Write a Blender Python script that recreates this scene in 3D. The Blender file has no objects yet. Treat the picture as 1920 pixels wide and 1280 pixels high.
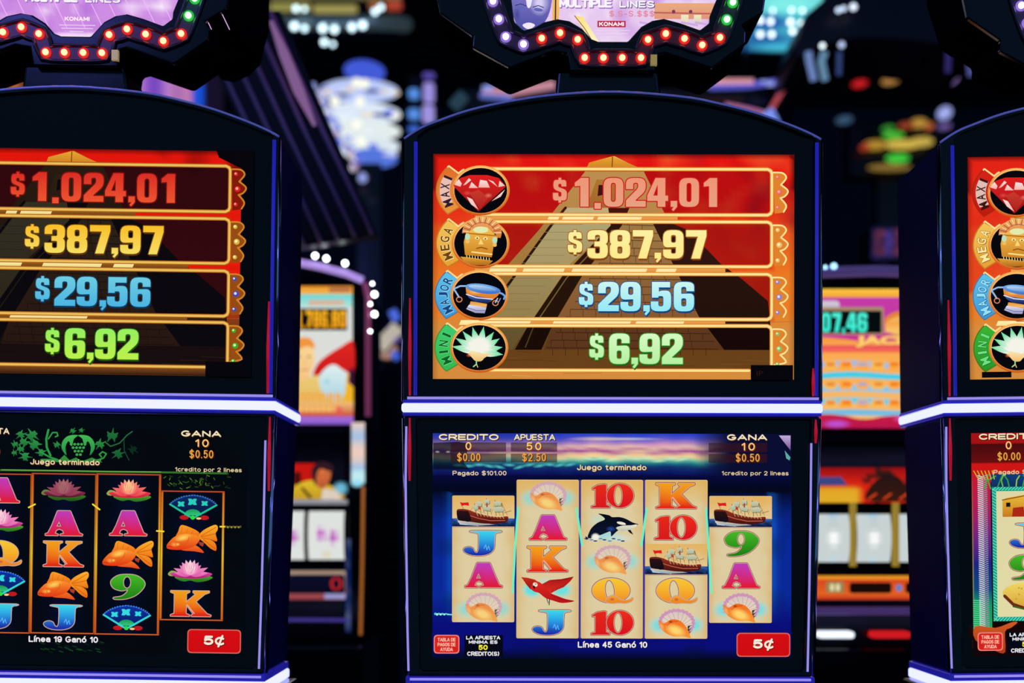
import bpy, bmesh, math, random
from mathutils import Vector, Matrix, noise
from mathutils.geometry import tessellate_polygon

# ------------------------------------------------------------------ camera, world, light, exposure
FPX = 2666.67            # 50 mm lens on a 36 mm sensor, 1920 px wide
D0 = 2.08                # distance to the row of machines
ZC = 1.06                # height of the camera
HOR = 1000               # image row of the horizon (lens shifted up)
sc = bpy.context.scene
COL = sc.collection
cam = bpy.data.cameras.new('camera')
cam.lens = 50; cam.sensor_width = 36; cam.shift_y = (HOR - 640) / 1920
cam.dof.use_dof = True; cam.dof.focus_distance = D0; cam.dof.aperture_fstop = 2.2
cam.dof.aperture_blades = 0
camo = bpy.data.objects.new('camera', cam); COL.objects.link(camo)
camo.location = (0, 0, ZC); camo.rotation_euler = (math.pi / 2, 0, 0)
sc.camera = camo
sc.view_settings.view_transform = 'Standard'
sc.view_settings.look = 'None'
sc.view_settings.exposure = 0.0
sc.view_settings.gamma = 1.0
sc.view_settings.use_curve_mapping = False
w = bpy.data.worlds.new('world'); sc.world = w; w.use_nodes = True
w.node_tree.nodes['Background'].inputs[0].default_value = (0.22, 0.56, 1.0, 1)
w.node_tree.nodes['Background'].inputs[1].default_value = 0.26
sc.cycles.transparent_max_bounces = 40

def lamp(name, loc, col, power, size, target):
    l = bpy.data.lights.new(name, 'AREA'); l.color = col; l.energy = power; l.size = size
    o = bpy.data.objects.new(name, l); COL.objects.link(o); o.location = loc
    d = Vector(target) - Vector(loc); o.rotation_euler = d.to_track_quat('-Z', 'Y').to_euler()
    return o
lamp('added_fill_light', (-1.6, -0.6, 3.0), (0.16, 0.16, 1.0), 9, 0.5, (0.0, 2.1, 1.2))  # this and the next: added blue fills behind the camera for trim reflections
lamp('added_fill_light', (2.6, -0.4, 3.0), (0.16, 0.14, 1.0), 9, 0.5, (0.3, 2.1, 1.2))
lamp('added_fill_light', (0.3, 3.3, 3.2), (0.55, 0.30, 0.9), 5, 0.6, (-0.9, 4.2, 1.9))  # added violet fill aimed at the canopy ribs

# ------------------------------------------------------------------ helpers
def lin1(c):
    c = max(0.0, min(255.0, c)) / 255.0
    return c / 12.92 if c <= 0.04045 else ((c + 0.055) / 1.055) ** 2.4
def lin(c): return (lin1(c[0]), lin1(c[1]), lin1(c[2]))
def mixc(a, b, t):
    t = max(0, min(1, t)); return tuple(a[i] + (b[i] - a[i]) * t for i in range(3))

MATS = {}
def pbr(name, col, rough=0.3, metal=0.0, spec=0.5, emit=None, es=0.0, coat=0.0, noise_s=0):
    if name in MATS: return MATS[name]
    m = bpy.data.materials.new(name); m.use_nodes = True
    b = m.node_tree.nodes['Principled BSDF']
    b.inputs['Base Color'].default_value = (*col, 1); b.inputs['Roughness'].default_value = rough
    b.inputs['Metallic'].default_value = metal; b.inputs['Specular IOR Level'].default_value = spec
    b.inputs['Coat Weight'].default_value = coat
    if noise_s:
        nt = m.node_tree
        n = nt.nodes.new('ShaderNodeTexNoise'); n.inputs['Scale'].default_value = noise_s
        r = nt.nodes.new('ShaderNodeMapRange'); r.inputs[3].default_value = rough * 0.8; r.inputs[4].default_value = rough * 1.3
        nt.links.new(n.outputs['Fac'], r.inputs[0]); nt.links.new(r.outputs[0], b.inputs['Roughness'])
    if emit:
        b.inputs['Emission Color'].default_value = (*emit, 1); b.inputs['Emission Strength'].default_value = es
    MATS[name] = m; return m
def emis(name, col, s=1.0):
    if name in MATS: return MATS[name]
    m = bpy.data.materials.new(name); m.use_nodes = True; nt = m.node_tree; nt.nodes.clear()
    e = nt.nodes.new('ShaderNodeEmission'); o = nt.nodes.new('ShaderNodeOutputMaterial')
    e.inputs[0].default_value = (*col, 1); e.inputs[1].default_value = s
    nt.links.new(e.outputs[0], o.inputs[0]); MATS[name] = m; return m
def globe(name, col, s, alpha):
    m = bpy.data.materials.new(name); m.use_nodes = True; nt = m.node_tree; nt.nodes.clear()
    e = nt.nodes.new('ShaderNodeEmission'); o = nt.nodes.new('ShaderNodeOutputMaterial')
    t = nt.nodes.new('ShaderNodeBsdfTransparent'); x = nt.nodes.new('ShaderNodeMixShader')
    e.inputs[0].default_value = (*col, 1); e.inputs[1].default_value = s; x.inputs[0].default_value = alpha
    nt.links.new(t.outputs[0], x.inputs[1]); nt.links.new(e.outputs[0], x.inputs[2]); nt.links.new(x.outputs[0], o.inputs[0])
    return m
def artmat(alpha, gain=1.0):
    key = 'display_ink_%s_%s' % (alpha, gain)
    if key in MATS: return MATS[key]
    m = bpy.data.materials.new(key); m.use_nodes = True; nt = m.node_tree; nt.nodes.clear()
    a = nt.nodes.new('ShaderNodeAttribute'); a.attribute_name = 'Col'
    e = nt.nodes.new('ShaderNodeEmission'); o = nt.nodes.new('ShaderNodeOutputMaterial')
    nt.links.new(a.outputs['Color'], e.inputs[0]); e.inputs[1].default_value = gain
    if alpha:
        t = nt.nodes.new('ShaderNodeBsdfTransparent'); x = nt.nodes.new('ShaderNodeMixShader')
        nt.links.new(a.outputs['Alpha'], x.inputs[0])
        nt.links.new(t.outputs[0], x.inputs[1]); nt.links.new(e.outputs[0], x.inputs[2]); nt.links.new(x.outputs[0], o.inputs[0])
    else: nt.links.new(e.outputs[0], o.inputs[0])
    MATS[key] = m; return m

BLACK = pbr('gloss_black_plastic', (0.003, 0.0045, 0.010), 0.14, 0, 0.35, noise_s=6)
SIDE = pbr('satin_black_side_panel', (0.006, 0.010, 0.10), 0.5, 0, 0.03)
MATTE = pbr('matte_black_sign_case', (0.002, 0.003, 0.006), 0.5, 0, 0.0)
REDSTREAK = pbr('red_reflection_glow', (0.3, 0.01, 0.02), 0.2, 0, 0.4, (0.42, 0.004, 0.02), 0.9)  # emissive red used for reflection streaks on the cabinet edges
GLASS = pbr('black_bezel_glass', (0.0018, 0.004, 0.0065), 0.08, 0, 0.25)
CHROME = pbr('blue_tinted_chrome', (0.5, 0.5, 0.75), 0.12, 1.0)
DARKCH = pbr('dark_chrome', (0.10, 0.10, 0.22), 0.15, 1.0)
BLUETRIM = pbr('translucent_blue_edge_light', (0.02, 0.02, 0.5), 0.2, 0, 0.5, (0.012, 0.014, 0.30), 0.9)
DARKBLUE = pbr('deep_blue_housing_bar_glow', (0.03, 0.03, 0.5), 0.25, 0, 0.5, (0.010, 0.008, 0.20), 1.0)  # emission paints the light bar's blue spill onto its housing
LAVEND = emis('lavender_led_and_rail_glow', (0.32, 0.27, 0.85), 1.0)  # LED edges, also the painted shine of the chrome rails
LEDBAR = emis('white_blue_led_bar', (0.86, 0.90, 2.2), 1.0)

def empty(name, loc=(0, 0, 0), rot=(0, 0, 0), label=None, cat=None, group=None):
    o = bpy.data.objects.new(name, None); COL.objects.link(o); o.location = loc; o.rotation_euler = rot
    o.empty_display_size = 0.1
    if label: o['label'] = label
    if cat: o['category'] = cat
    if group: o['group'] = group
    return o
def tag(o, label, cat, group=None):
    o['label'] = label; o['category'] = cat
    if group: o['group'] = group
    return o
def link(name, me, mats, parent=None, smooth=False):
    for m in (mats if isinstance(mats, (list, tuple)) else [mats]): me.materials.append(m)
    o = bpy.data.objects.new(name, me); COL.objects.link(o)
    if parent: o.parent = parent
    if smooth:
        for p in me.polygons: p.use_smooth = True
    return o
def bm_obj(name, bm, mats, parent=None, smooth=False, bevel=0):
    bmesh.ops.recalc_face_normals(bm, faces=bm.faces)
    me = bpy.data.meshes.new(name); bm.to_mesh(me); bm.free()
    o = link(name, me, mats, parent, smooth)
    if bevel:
        b = o.modifiers.new('bevel', 'BEVEL'); b.width = bevel; b.segments = 3; b.limit_method = 'ANGLE'
        b.angle_limit = 0.6
    return o
def add_box(bm, x0, x1, y0, y1, z0, z1, mat=0):
    vs = [bm.verts.new((x, y, z)) for x in (x0, x1) for y in (y0, y1) for z in (z0, z1)]
    for f in ((0, 1, 3, 2), (4, 6, 7, 5), (0, 4, 5, 1), (2, 3, 7, 6), (0, 2, 6, 4), (1, 5, 7, 3)):
        bm.faces.new([vs[i] for i in f]).material_index = mat
def add_prism(bm, pts, y0, y1, holes=(), mat=0):
    """pts, holes: loops of (x, z); extruded along y"""
    loops = [list(pts)] + [list(h) for h in holes]
    flat = [p for l in loops for p in l]
    a = [bm.verts.new((p[0], y0, p[1])) for p in flat]; b = [bm.verts.new((p[0], y1, p[1])) for p in flat]
    for t in tessellate_polygon([[Vector((p[0], p[1], 0)) for p in l] for l in loops]):
        for s in (a, b):
            try: bm.faces.new([s[i] for i in t]).material_index = mat
            except ValueError: pass
    k = 0
    for l in loops:
        n = len(l)
        for i in range(n):
            j = (i + 1) % n
            try: bm.faces.new((a[k + i], a[k + j], b[k + j], b[k + i])).material_index = mat
            except ValueError: pass
        k += n
def add_tube(bm, pts, r, seg=10, mat=0):
    pts = [Vector(p) for p in pts]; rings = []
    for i, p in enumerate(pts):
        t = (pts[min(i + 1, len(pts) - 1)] - pts[max(i - 1, 0)]).normalized()
        up = Vector((0, 1, 0)) if abs(t.y) < 0.9 else Vector((0, 0, 1))
        u = t.cross(up).normalized(); v = t.cross(u).normalized()
        rr = r[i] if isinstance(r, (list, tuple)) else r
        rings.append([bm.verts.new(p + (u * math.cos(2 * math.pi * k / seg) + v * math.sin(2 * math.pi * k / seg)) * rr) for k in range(seg)])
    for a, b in zip(rings, rings[1:]):
        for k in range(seg): bm.faces.new((a[k], a[(k + 1) % seg], b[(k + 1) % seg], b[k])).material_index = mat
    bm.faces.new(rings[0]).material_index = mat; bm.faces.new(rings[-1][::-1]).material_index = mat
def add_ball(bm, c, r, sx=1, sy=1, sz=1, mat=0, u=14, v=9):
    n0 = len(bm.faces)
    bmesh.ops.create_uvsphere(bm, u_segments=u, v_segments=v, radius=r, matrix=Matrix.Translation(c) @ Matrix.Diagonal((sx, sy, sz, 1)))
    bm.faces.ensure_lookup_table()
    for i in range(n0, len(bm.faces)): bm.faces[i].material_index = mat; bm.faces[i].smooth = True
def at(px, py, Y): return Vector(((px - 960) * Y / FPX, Y, ZC + (HOR - py) * Y / FPX))

# ------------------------------------------------------------------ 2-D drawing of displays and printed artwork
def ell(cx, cy, rx, ry, n=28, a0=0, a1=360, rot=0):
    out = []; full = abs(a1 - a0) >= 360; c, s = math.cos(math.radians(rot)), math.sin(math.radians(rot))
    for i in range(n if full else n + 1):
        a = math.radians(a0 + (a1 - a0) * i / n); x, y = rx * math.cos(a), ry * math.sin(a)
        out.append((cx + x * c - y * s, cy + x * s + y * c))
    return out
def smooth(pts, n=5):
    out = []; m = len(pts)
    for i in range(m):
        p0, p1, p2, p3 = pts[i - 1], pts[i], pts[(i + 1) % m], pts[(i + 2) % m]
        for k in range(n):
            t = k / n; q = []
            for d in (0, 1):
                q.append(0.5 * (2 * p1[d] + (p2[d] - p0[d]) * t + (2 * p0[d] - 5 * p1[d] + 4 * p2[d] - p3[d]) * t * t + (3 * p1[d] - p0[d] - 3 * p2[d] + p3[d]) * t ** 3))
            out.append(tuple(q))
    return out
def osm(pts, n=4):
    m = len(pts); s = smooth([pts[0]] + list(pts) + [pts[-1]], n); return s[n:n * m + 1]
def rect(x0, y0, x1, y1): return [(x0, y0), (x1, y0), (x1, y1), (x0, y1)]
def rpoly(pts, n=4):
    """polygon whose corners (x, y, r) are rounded"""
    out = []; m = len(pts)
    for i in range(m):
        x, y, r = (list(pts[i]) + [0])[:3]
        if r <= 0: out.append((x, y)); continue
        p = Vector((x, y)); a = Vector(pts[i - 1][:2]) - p; b = Vector(pts[(i + 1) % m][:2]) - p
        ra = min(r, a.length * 0.5); rb = min(r, b.length * 0.5)
        s = p + a.normalized() * ra; e = p + b.normalized() * rb
        for k in range(n + 1):
            t = k / n; q = s * (1 - t) ** 2 + p * 2 * t * (1 - t) + e * t * t; out.append((q.x, q.y))
    return out
def rrect(x0, y0, x1, y1, r): return rpoly([(x0, y0, r), (x1, y0, r), (x1, y1, r), (x0, y1, r)])
def tr(pts, cx, cy, u, ox=0, oy=0, uy=None):
    uy = uy or u
    return [((p[0] - ox) * u + cx, (p[1] - oy) * uy + cy) + tuple(x * u for x in p[2:]) for p in pts]

class Art:
    def __init__(self, mp, d0, step=1.6e-5):
        self.mp = mp; self.d = d0; self.step = step; self.parts = {}; self.order = []; self.begin('base')
        self.cm = None; self.df = None
    def begin(self, name, key=None):
        key = key or name
        if key not in self.parts: self.parts[key] = dict(name=name, v=[], f=[], c=[], m=[]); self.order.append(key)
        self.cur = self.parts[key]
    def _d(self): self.d -= self.step; return self.d
    def _tris(self, pts, tris, fn, a, d):
        b = self.cur; k = len(b['v'])
        for p in pts:
            q = self.mp(p[0], p[1], d)
            b['v'].append(q)
        cols = []
        for p in pts:
            c = fn(p[0], p[1]); al = a * (c[3] if len(c) > 3 else 1.0)
            if self.cm: c = self.cm(c)
            cols.append((*lin(c), al))
        tr_ = any(c[3] < 0.999 for c in cols)
        for t in tris:
            b['f'].append([k + i for i in t]); b['c'].append([cols[i] for i in t]); b['m'].append(1 if tr_ else 0)
    def poly(self, pts, col, col2=None, holes=(), a=1.0, horiz=False):
        pts = [p[:2] for p in pts]
        if callable(col): fn = col
        elif col2 is None: fn = lambda x, y: col
        else:
            i = 0 if horiz else 1
            lo = min(p[i] for p in pts); hi = max(p[i] for p in pts) + 1e-6
            fn = (lambda x, y: mixc(col, col2, (x - lo) / (hi - lo))) if horiz else (lambda x, y: mixc(col, col2, (y - lo) / (hi - lo)))
        loops = [pts] + [[q[:2] for q in h] for h in holes]
        tris = tessellate_polygon([[Vector((p[0], p[1], 0)) for p in l] for l in loops])
        self._tris([p for l in loops for p in l], tris, fn, a, self._d())
    def grid(self, x0, y0, x1, y1, nx, ny, fn, a=1.0):
        pts = [(x0 + (x1 - x0) * i / nx, y0 + (y1 - y0) * j / ny) for j in range(ny + 1) for i in range(nx + 1)]
        q = [(j * (nx + 1) + i, j * (nx + 1) + i + 1, (j + 1) * (nx + 1) + i + 1, (j + 1) * (nx + 1) + i) for j in range(ny) for i in range(nx)]
        self._tris(pts, q, fn, a, self._d())
    def glow(self, cx, cy, rx, ry, col, a=1.0, n=20, core=0.0, rot=0):
        """soft-edged patch"""
        d = self._d(); r0 = ell(cx, cy, rx * core, ry * core, n, rot=rot) if core > 0 else None
        r1 = ell(cx, cy, rx * (core + (1 - core) * 0.5), ry * (core + (1 - core) * 0.5), n, rot=rot); r2 = ell(cx, cy, rx, ry, n, rot=rot)
        b = self.cur
        def put(loopA, aA, loopB, aB):
            k = len(b['v'])
            for p in loopA + loopB: b['v'].append(self.mp(p[0], p[1], d))
            m = len(loopB); c = lin(self.cm(col) if self.cm else col)
            for i in range(m):
                j = (i + 1) % m
                if len(loopA) == 1: f = [k, k + 1 + i, k + 1 + j]; cc = [aA, aB, aB]
                else: f = [k + i, k + j, k + m + j, k + m + i]; cc = [aA, aA, aB, aB]
                b['f'].append(f); b['c'].append([(*c, q * a) for q in cc]); b['m'].append(1)
        if r0: put([(cx, cy)], 1, r0, 1); put(r0, 1, r1, 0.45)
        else: put([(cx, cy)], 1, r1, 0.45)
        put(r1, 0.45, r2, 0)
    def stroke(self, pts, wd, col, closed=False, a=1.0, caps=True, wd2=None):
        d = self._d(); n = len(pts); fn = col if callable(col) else (lambda x, y: col)
        for i in range(n if closed else n - 1):
            p, q = pts[i], pts[(i + 1) % n]; dx, dy = q[0] - p[0], q[1] - p[1]; L = math.hypot(dx, dy)
            if L < 1e-6: continue
            nx, ny = -dy / L * wd / 2, dx / L * wd / 2
            self._tris([(p[0] + nx, p[1] + ny), (q[0] + nx, q[1] + ny), (q[0] - nx, q[1] - ny), (p[0] - nx, p[1] - ny)], [(0, 1, 2, 3)], fn, a, d)
        if caps and wd > 1.2 and a > 0.99:
            for p in pts: self._tris(ell(p[0], p[1], wd / 2, wd / 2, 8), [tuple(range(8))], fn, a, d)
    def text(self, s, x0, y0, x1, y1, col, bold=0.02, col2=None, rot=0, sh=None, shw=1.0):
        V, F = text_mesh(s, bold)
        lx = min(p[0] for p in V); hx = max(p[0] for p in V); ly = min(p[1] for p in V); hy = max(p[1] for p in V)
        cx, cy = (x0 + x1) / 2, (y0 + y1) / 2; c, r = math.cos(math.radians(rot)), math.sin(math.radians(rot))
        def place(dx, dy):
            out = []
            for p in V:
                X = ((p[0] - lx) / (hx - lx) - 0.5) * (x1 - x0); Yy = ((hy - p[1]) / (hy - ly) - 0.5) * (y1 - y0)
                out.append((cx + X * c - Yy * r + dx, cy + X * r + Yy * c + dy))
            return out
        if sh:
            for dx, dy in ((shw, shw), (-shw * 0.7, 0), (0, -shw * 0.7), (shw, 0)):
                self._tris(place(dx, dy), F, lambda x, y: sh, 1.0, self._d())
        if col2: fn = lambda x, y: mixc(col, col2, (y - y0) / (y1 - y0))
        else: fn = lambda x, y: col
        self._tris(place(0, 0), F, fn, 1.0, self._d())
    def build(self, parent, root_name, gain=1.0):
        """first buffer becomes root_name under parent, others become its children"""
        root = None
        for k in self.order:
            b = self.parts[k]
            if not b['f']: continue
            me = bpy.data.meshes.new(b['name']); me.from_pydata(b['v'], [], b['f'])
            at_ = me.color_attributes.new('Col', 'FLOAT_COLOR', 'CORNER')
            flat = [x for f in b['c'] for c in f for x in c]
            at_.data.foreach_set('color', flat)
            me.polygons.foreach_set('material_index', b['m'])
            nm = root_name if k == 'base' else b['name']
            o = link(nm, me, [artmat(False, gain), artmat(True, gain)], parent if k == 'base' else root)
            if k == 'base': root = o
        return root

def _a(cx, cy, rx, ry, a0, a1, n=10):
    return [(cx + rx * math.cos(math.radians(a0 + (a1 - a0) * i / n)), cy - ry * math.sin(math.radians(a0 + (a1 - a0) * i / n))) for i in range(n + 1)]
_S = _a(3.6, 2.6, 3.3, 2.6, 25, 270) + _a(3.6, 7.6, 3.5, 2.4, 90, -155)
SF = {
 'A': (8, [[(0, 10), (4, 0), (8, 10)], [(1.4, 6.8), (6.6, 6.8)]]), 'B': (7.4, [[(0, 4.8), (0, 0), (4.4, 0)] + _a(4.4, 2.4, 2.3, 2.4, 90, -90) + [(0, 4.8)], [(0, 4.8), (4.8, 4.8)] + _a(4.8, 7.4, 2.6, 2.6, 90, -90) + [(0, 10), (0, 4.8)]]),
 'C': (7.4, [_a(4, 5, 4, 5, 45, 315, 14)]), 'D': (7.5, [[(0, 0), (3.5, 0)] + _a(3.5, 5, 4, 5, 90, -90) + [(0, 10), (0, 0)]]),
 'E': (6.5, [[(6.5, 0), (0, 0), (0, 10), (6.5, 10)], [(0, 5), (6, 5)]]), 'G': (8, [_a(4, 5, 4, 5, 50, 325, 14) + [(7.9, 5.6), (4.6, 5.6)]]), 'I': (0.2, [[(0.1, 0), (0.1, 10)]]),
 'J': (5, [[(5, 0), (5, 7.4)] + _a(2.5, 7.4, 2.5, 2.6, 0, -180)]), 'K': (7, [[(0, 0), (0, 10)], [(6.5, 0), (0, 6)], [(2.4, 4), (7, 10)]]), 'L': (6, [[(0, 0), (0, 10), (6, 10)]]),
 'M': (8, [[(0, 10), (0, 0), (4, 7.5), (8, 0), (8, 10)]]), 'N': (7, [[(0, 10), (0, 0), (7, 10), (7, 0)]]), 'O': (8, [_a(4, 5, 4, 5, 0, 360, 18)]),
 'P': (7, [[(0, 10), (0, 0), (4.3, 0)] + _a(4.3, 2.8, 2.7, 2.8, 90, -90) + [(0, 5.6)]]), 'R': (7, [[(0, 10), (0, 0), (4.3, 0)] + _a(4.3, 2.8, 2.7, 2.8, 90, -90) + [(0, 5.6)], [(3.6, 5.6), (7, 10)]]),
 'S': (7.2, [_S]), 'T': (7.4, [[(0, 0), (7.4, 0)], [(3.7, 0), (3.7, 10)]]), 'U': (7, [[(0, 0), (0, 6.5)] + _a(3.5, 6.5, 3.5, 3.5, 180, 360) + [(7, 0)]]), 'Y': (7.6, [[(0, 0), (3.8, 5), (7.6, 0)], [(3.8, 5), (3.8, 10)]]),
 'a': (5.5, [_a(2.9, 5.0, 2.6, 2.0, 160, 0) + [(5.5, 10)], _a(2.8, 7.9, 2.8, 2.1, 0, 360, 12)]), 'c': (5.2, [_a(3, 6.5, 3, 3.5, 45, 315)]), 'd': (6, [_a(3, 6.5, 3, 3.5, 0, 360, 12), [(6, 0), (6, 10)]]),
 'e': (6, [[(0, 6.5), (6, 6.5)] + _a(3, 6.5, 3, 3.5, 0, 318)]), 'g': (6, [_a(3, 6.4, 3, 3.4, 0, 360, 12), [(6, 3), (6, 11)] + _a(3, 11, 3, 2.2, 0, -150)]), 'i': (0.2, [[(0.1, 3), (0.1, 10)], [(0.1, 0), (0.1, 0.5)]]),
 'í': (0.2, [[(0.1, 3), (0.1, 10)], [(0, 1), (1.6, -1)]]), 'l': (0.2, [[(0.1, 0), (0.1, 10)]]), 'm': (8.4, [[(0, 3), (0, 10)], [(0, 6)] + _a(2.1, 5.4, 2.1, 2.4, 180, 0, 6) + [(4.2, 10)], [(4.2, 6)] + _a(6.3, 5.4, 2.1, 2.4, 180, 0, 6) + [(8.4, 10)]]),
 'n': (5.6, [[(0, 3), (0, 10)], [(0, 6.2)] + _a(2.8, 6, 2.8, 3, 180, 0, 8) + [(5.6, 10)]]), 'o': (6.2, [_a(3.1, 6.5, 3.1, 3.5, 0, 360, 12)]), 'ó': (6.2, [_a(3.1, 6.5, 3.1, 3.5, 0, 360, 12), [(3, 1.2), (4.6, -1)]]),
 'p': (6, [_a(3, 6.5, 3, 3.5, 0, 360, 12), [(0, 3), (0, 13)]]), 'r': (3.4, [[(0, 3), (0, 10)], [(0, 6)] + _a(3, 6, 3, 3, 180, 75, 5)]), 's': (5.2, [_a(2.6, 4.8, 2.4, 1.8, 25, 270) + _a(2.6, 8.3, 2.6, 1.7, 90, -155)]),
 't': (3.8, [[(1.6, 0.8), (1.6, 8.5), (2.4, 10), (3.8, 10)], [(0, 3), (3.6, 3)]]), 'u': (5.6, [[(0, 3), (0, 7.4)] + _a(2.8, 7.4, 2.8, 2.6, 180, 360, 8) + [(5.6, 3)], [(5.6, 3), (5.6, 10)]]),
 '0': (6, [_a(3, 5, 3, 5, 0, 360, 16)]), '1': (2.8, [[(0, 2.4), (2.7, 0), (2.7, 10)]]), '2': (6, [_a(3, 2.9, 2.9, 2.9, 170, -30) + [(0, 10), (6, 10)]]), '4': (6, [[(4.4, 10), (4.4, 0), (0, 7), (6, 7)]]),
 '5': (6, [[(5.6, 0), (1, 0), (0.6, 4.8)] + _a(3, 6.7, 3, 3.3, 135, -150)]), '9': (6, [_a(3, 3.1, 3, 3.1, 0, 360, 12), [(6, 3.1)] + _a(3, 6, 3, 4, 0, -150)]),
 '$': (7.2, [_S, [(3.6, -1.3), (3.6, 11.3)]]), '¢': (5.6, [_a(3.1, 6.4, 3.1, 3.6, 45, 315), [(4.7, 0.8), (1.9, 12.2)]]), '.': (0.2, [[(0.1, 9.8), (0.1, 10)]]), '-': (4, [[(0, 6), (4, 6)]]), '(': (2, [_a(3, 5, 3, 6.2, 120, 240)]), ')': (2, [_a(-1, 5, 3, 6.2, 60, -60)]), ' ': (2.0, []),
}
def stext(art, s, x0, y0, x1, y1, col, wt=1.6, sh=None, shw=1.0, gap=3.0, col2=None):
    """sans lettering; y0 is the cap line and y1 the baseline, wt the stroke width in px"""
    tot = sum(SF[c][0] for c in s) + gap * (len(s) - 1); x0 += wt / 2; x1 -= wt / 2; y0 += wt / 2; y1 -= wt / 2
    fx = (x1 - x0) / tot; fy = (y1 - y0) / 10
    fn = (lambda x, y: mixc(col, col2, (y - y0) / (y1 - y0))) if col2 else col
    for k in ((0, 1) if sh else (1,)):
        x = x0
        for c in s:
            g = SF[c]
            for st in g[1]:
                P = [(x + p[0] * fx + (shw if not k else 0), y0 + p[1] * fy + (shw if not k else 0)) for p in st]
                art.stroke(P, wt + (1.2 if not k else 0), fn if k else sh)
            x += (g[0] + gap) * fx
TXT = {}
def text_mesh(s, bold):
    k = (s, round(bold, 3))
    if k in TXT: return TXT[k]
    cu = bpy.data.curves.new('lettering', 'FONT'); cu.body = s; cu.size = 1; cu.offset = bold; cu.resolution_u = 3
    cu.fill_mode = 'FRONT'
    o = bpy.data.objects.new('lettering', cu); COL.objects.link(o)
    dg = bpy.context.evaluated_depsgraph_get(); dg.update()
    me = bpy.data.meshes.new_from_object(o.evaluated_get(dg))
    V = [(v.co.x, v.co.y) for v in me.vertices]; F = [tuple(p.vertices) for p in me.polygons]
    bpy.data.objects.remove(o); bpy.data.meshes.remove(me); bpy.data.curves.remove(cu)
    TXT[k] = (V, F); return TXT[k]

# heavy condensed numerals, drawn on a 38 x 54 grid
_6 = ([(38, 17), (38, 0, 14), (0, 0, 14), (0, 54, 14), (38, 54, 14), (38, 21, 9), (14, 22, 1), (14, 9, 4), (23.5, 9, 4), (23.5, 17)], [[(14, 30, 4), (23.5, 30, 4), (23.5, 45, 4), (14, 45, 4)]])
GL = {
 '0': ([(0, 0, 14), (38, 0, 14), (38, 54, 14), (0, 54, 14)], [[(14, 9, 5), (23.5, 9, 5), (23.5, 45, 5), (14, 45, 5)]]),
 '1': ([(11, 0), (25, 0), (25, 54), (10, 54), (10, 15), (0, 16), (0, 9)], []),
 '2': ([(0, 21), (0, 0, 14), (38, 0, 14), (38, 24, 8), (17, 43, 3), (38, 43), (38, 54), (0, 54), (0, 42, 2), (23.5, 19, 4), (23.5, 9, 4), (14, 9, 4), (14, 21)], []),
 '3': ([(0, 18), (0, 0, 14), (38, 0, 14), (38, 23, 6), (34, 26.5, 1), (38, 30, 6), (38, 54, 14), (0, 54, 14), (0, 35), (14, 35), (14, 45, 4), (23.5, 45, 4), (23.5, 31, 3), (13, 31), (13, 22), (23.5, 22, 3), (23.5, 9, 4), (14, 9, 4), (14, 18)], []),
 '4': ([(15, 0), (33, 0), (33, 33), (38, 33), (38, 43), (33, 43), (33, 54), (19, 54), (19, 43), (0, 43), (0, 33)], [[(19, 12), (19, 33), (11, 33)]]),
 '5': ([(2, 0), (36, 0), (36, 10), (15, 10), (15, 18), (20, 16, 3), (38, 16, 12), (38, 54, 14), (0, 54, 14), (0, 36), (14, 36), (14, 45, 4), (23.5, 45, 4), (23.5, 26, 4), (14, 26, 3), (14, 29), (2, 29)], []),
 '6': _6, '9': ([(38 - p[0], 54 - p[1]) + tuple(p[2:]) for p in _6[0]], [[(38 - p[0], 54 - p[1]) + tuple(p[2:]) for p in _6[1][0]]]),
 '7': ([(0, 0), (38, 0), (38, 11), (26, 54), (10, 54), (22, 12), (0, 12)], []),
 '8': ([(0, 0, 14), (38, 0, 14), (38, 23, 6), (35, 26.5, 1), (38, 30, 6), (38, 54, 14), (0, 54, 14), (0, 30, 6), (3, 26.5, 1), (0, 23, 6)], [[(14, 9, 4), (23.5, 9, 4), (23.5, 22, 4), (14, 22, 4)], [(14, 31, 4), (23.5, 31, 4), (23.5, 45, 4), (14, 45, 4)]]),
 ',': ([(0, 43), (12, 43), (12, 54, 1), (5, 62, 1), (2, 59), (6, 54), (0, 54)], []),
 '.': ([(0, 47), (12, 47), (12, 58), (0, 58)], []),
 '$': ([(25, 16), (25, 4, 9), (15.5, 4), (15.5, 0), (10.5, 0), (10.5, 4), (1, 4, 9), (1, 21, 6), (16, 27, 2), (16, 35, 3), (10, 35, 3), (10, 28), (0, 28), (0, 42, 9), (10.5, 42), (10.5, 46), (15.5, 46), (15.5, 42), (26, 42, 9), (26, 23, 6), (10, 17, 2), (10, 11, 3), (16, 11, 3), (16, 16)], []),
}
def numerals(art, items, y, h, c1, c2, edge, shade, ew=4):
    """items: (char, x, width)"""
    L = []
    for ch, x, wd in items:
        out, holes = GL[ch]; gw = max(p[0] for p in out)
        fx = wd / gw; fy = h / 54 if ch != '$' else (h * 0.86) / 46
        f = lambda pts: [(p[0] * fx + x, p[1] * fy + y) for p in rpoly(pts)]
        L.append((f(out), [f(q) for q in holes]))
    for o, hs in L:
        if shade:
            art.poly([(p[0] + 1.2, p[1] + 3.5) for p in o], shade, holes=[[(p[0] + 1.2, p[1] + 3.5) for p in q] for q in hs])
    for o, hs in L:
        for lp in [o] + hs: art.stroke(lp, ew, edge, closed=True)
    for o, hs in L:
        lo, hi = y, y + h
        art.poly(o, lambda x_, y_: mixc(c1, c2, (y_ - lo) / (hi - lo)), holes=hs)

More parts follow.
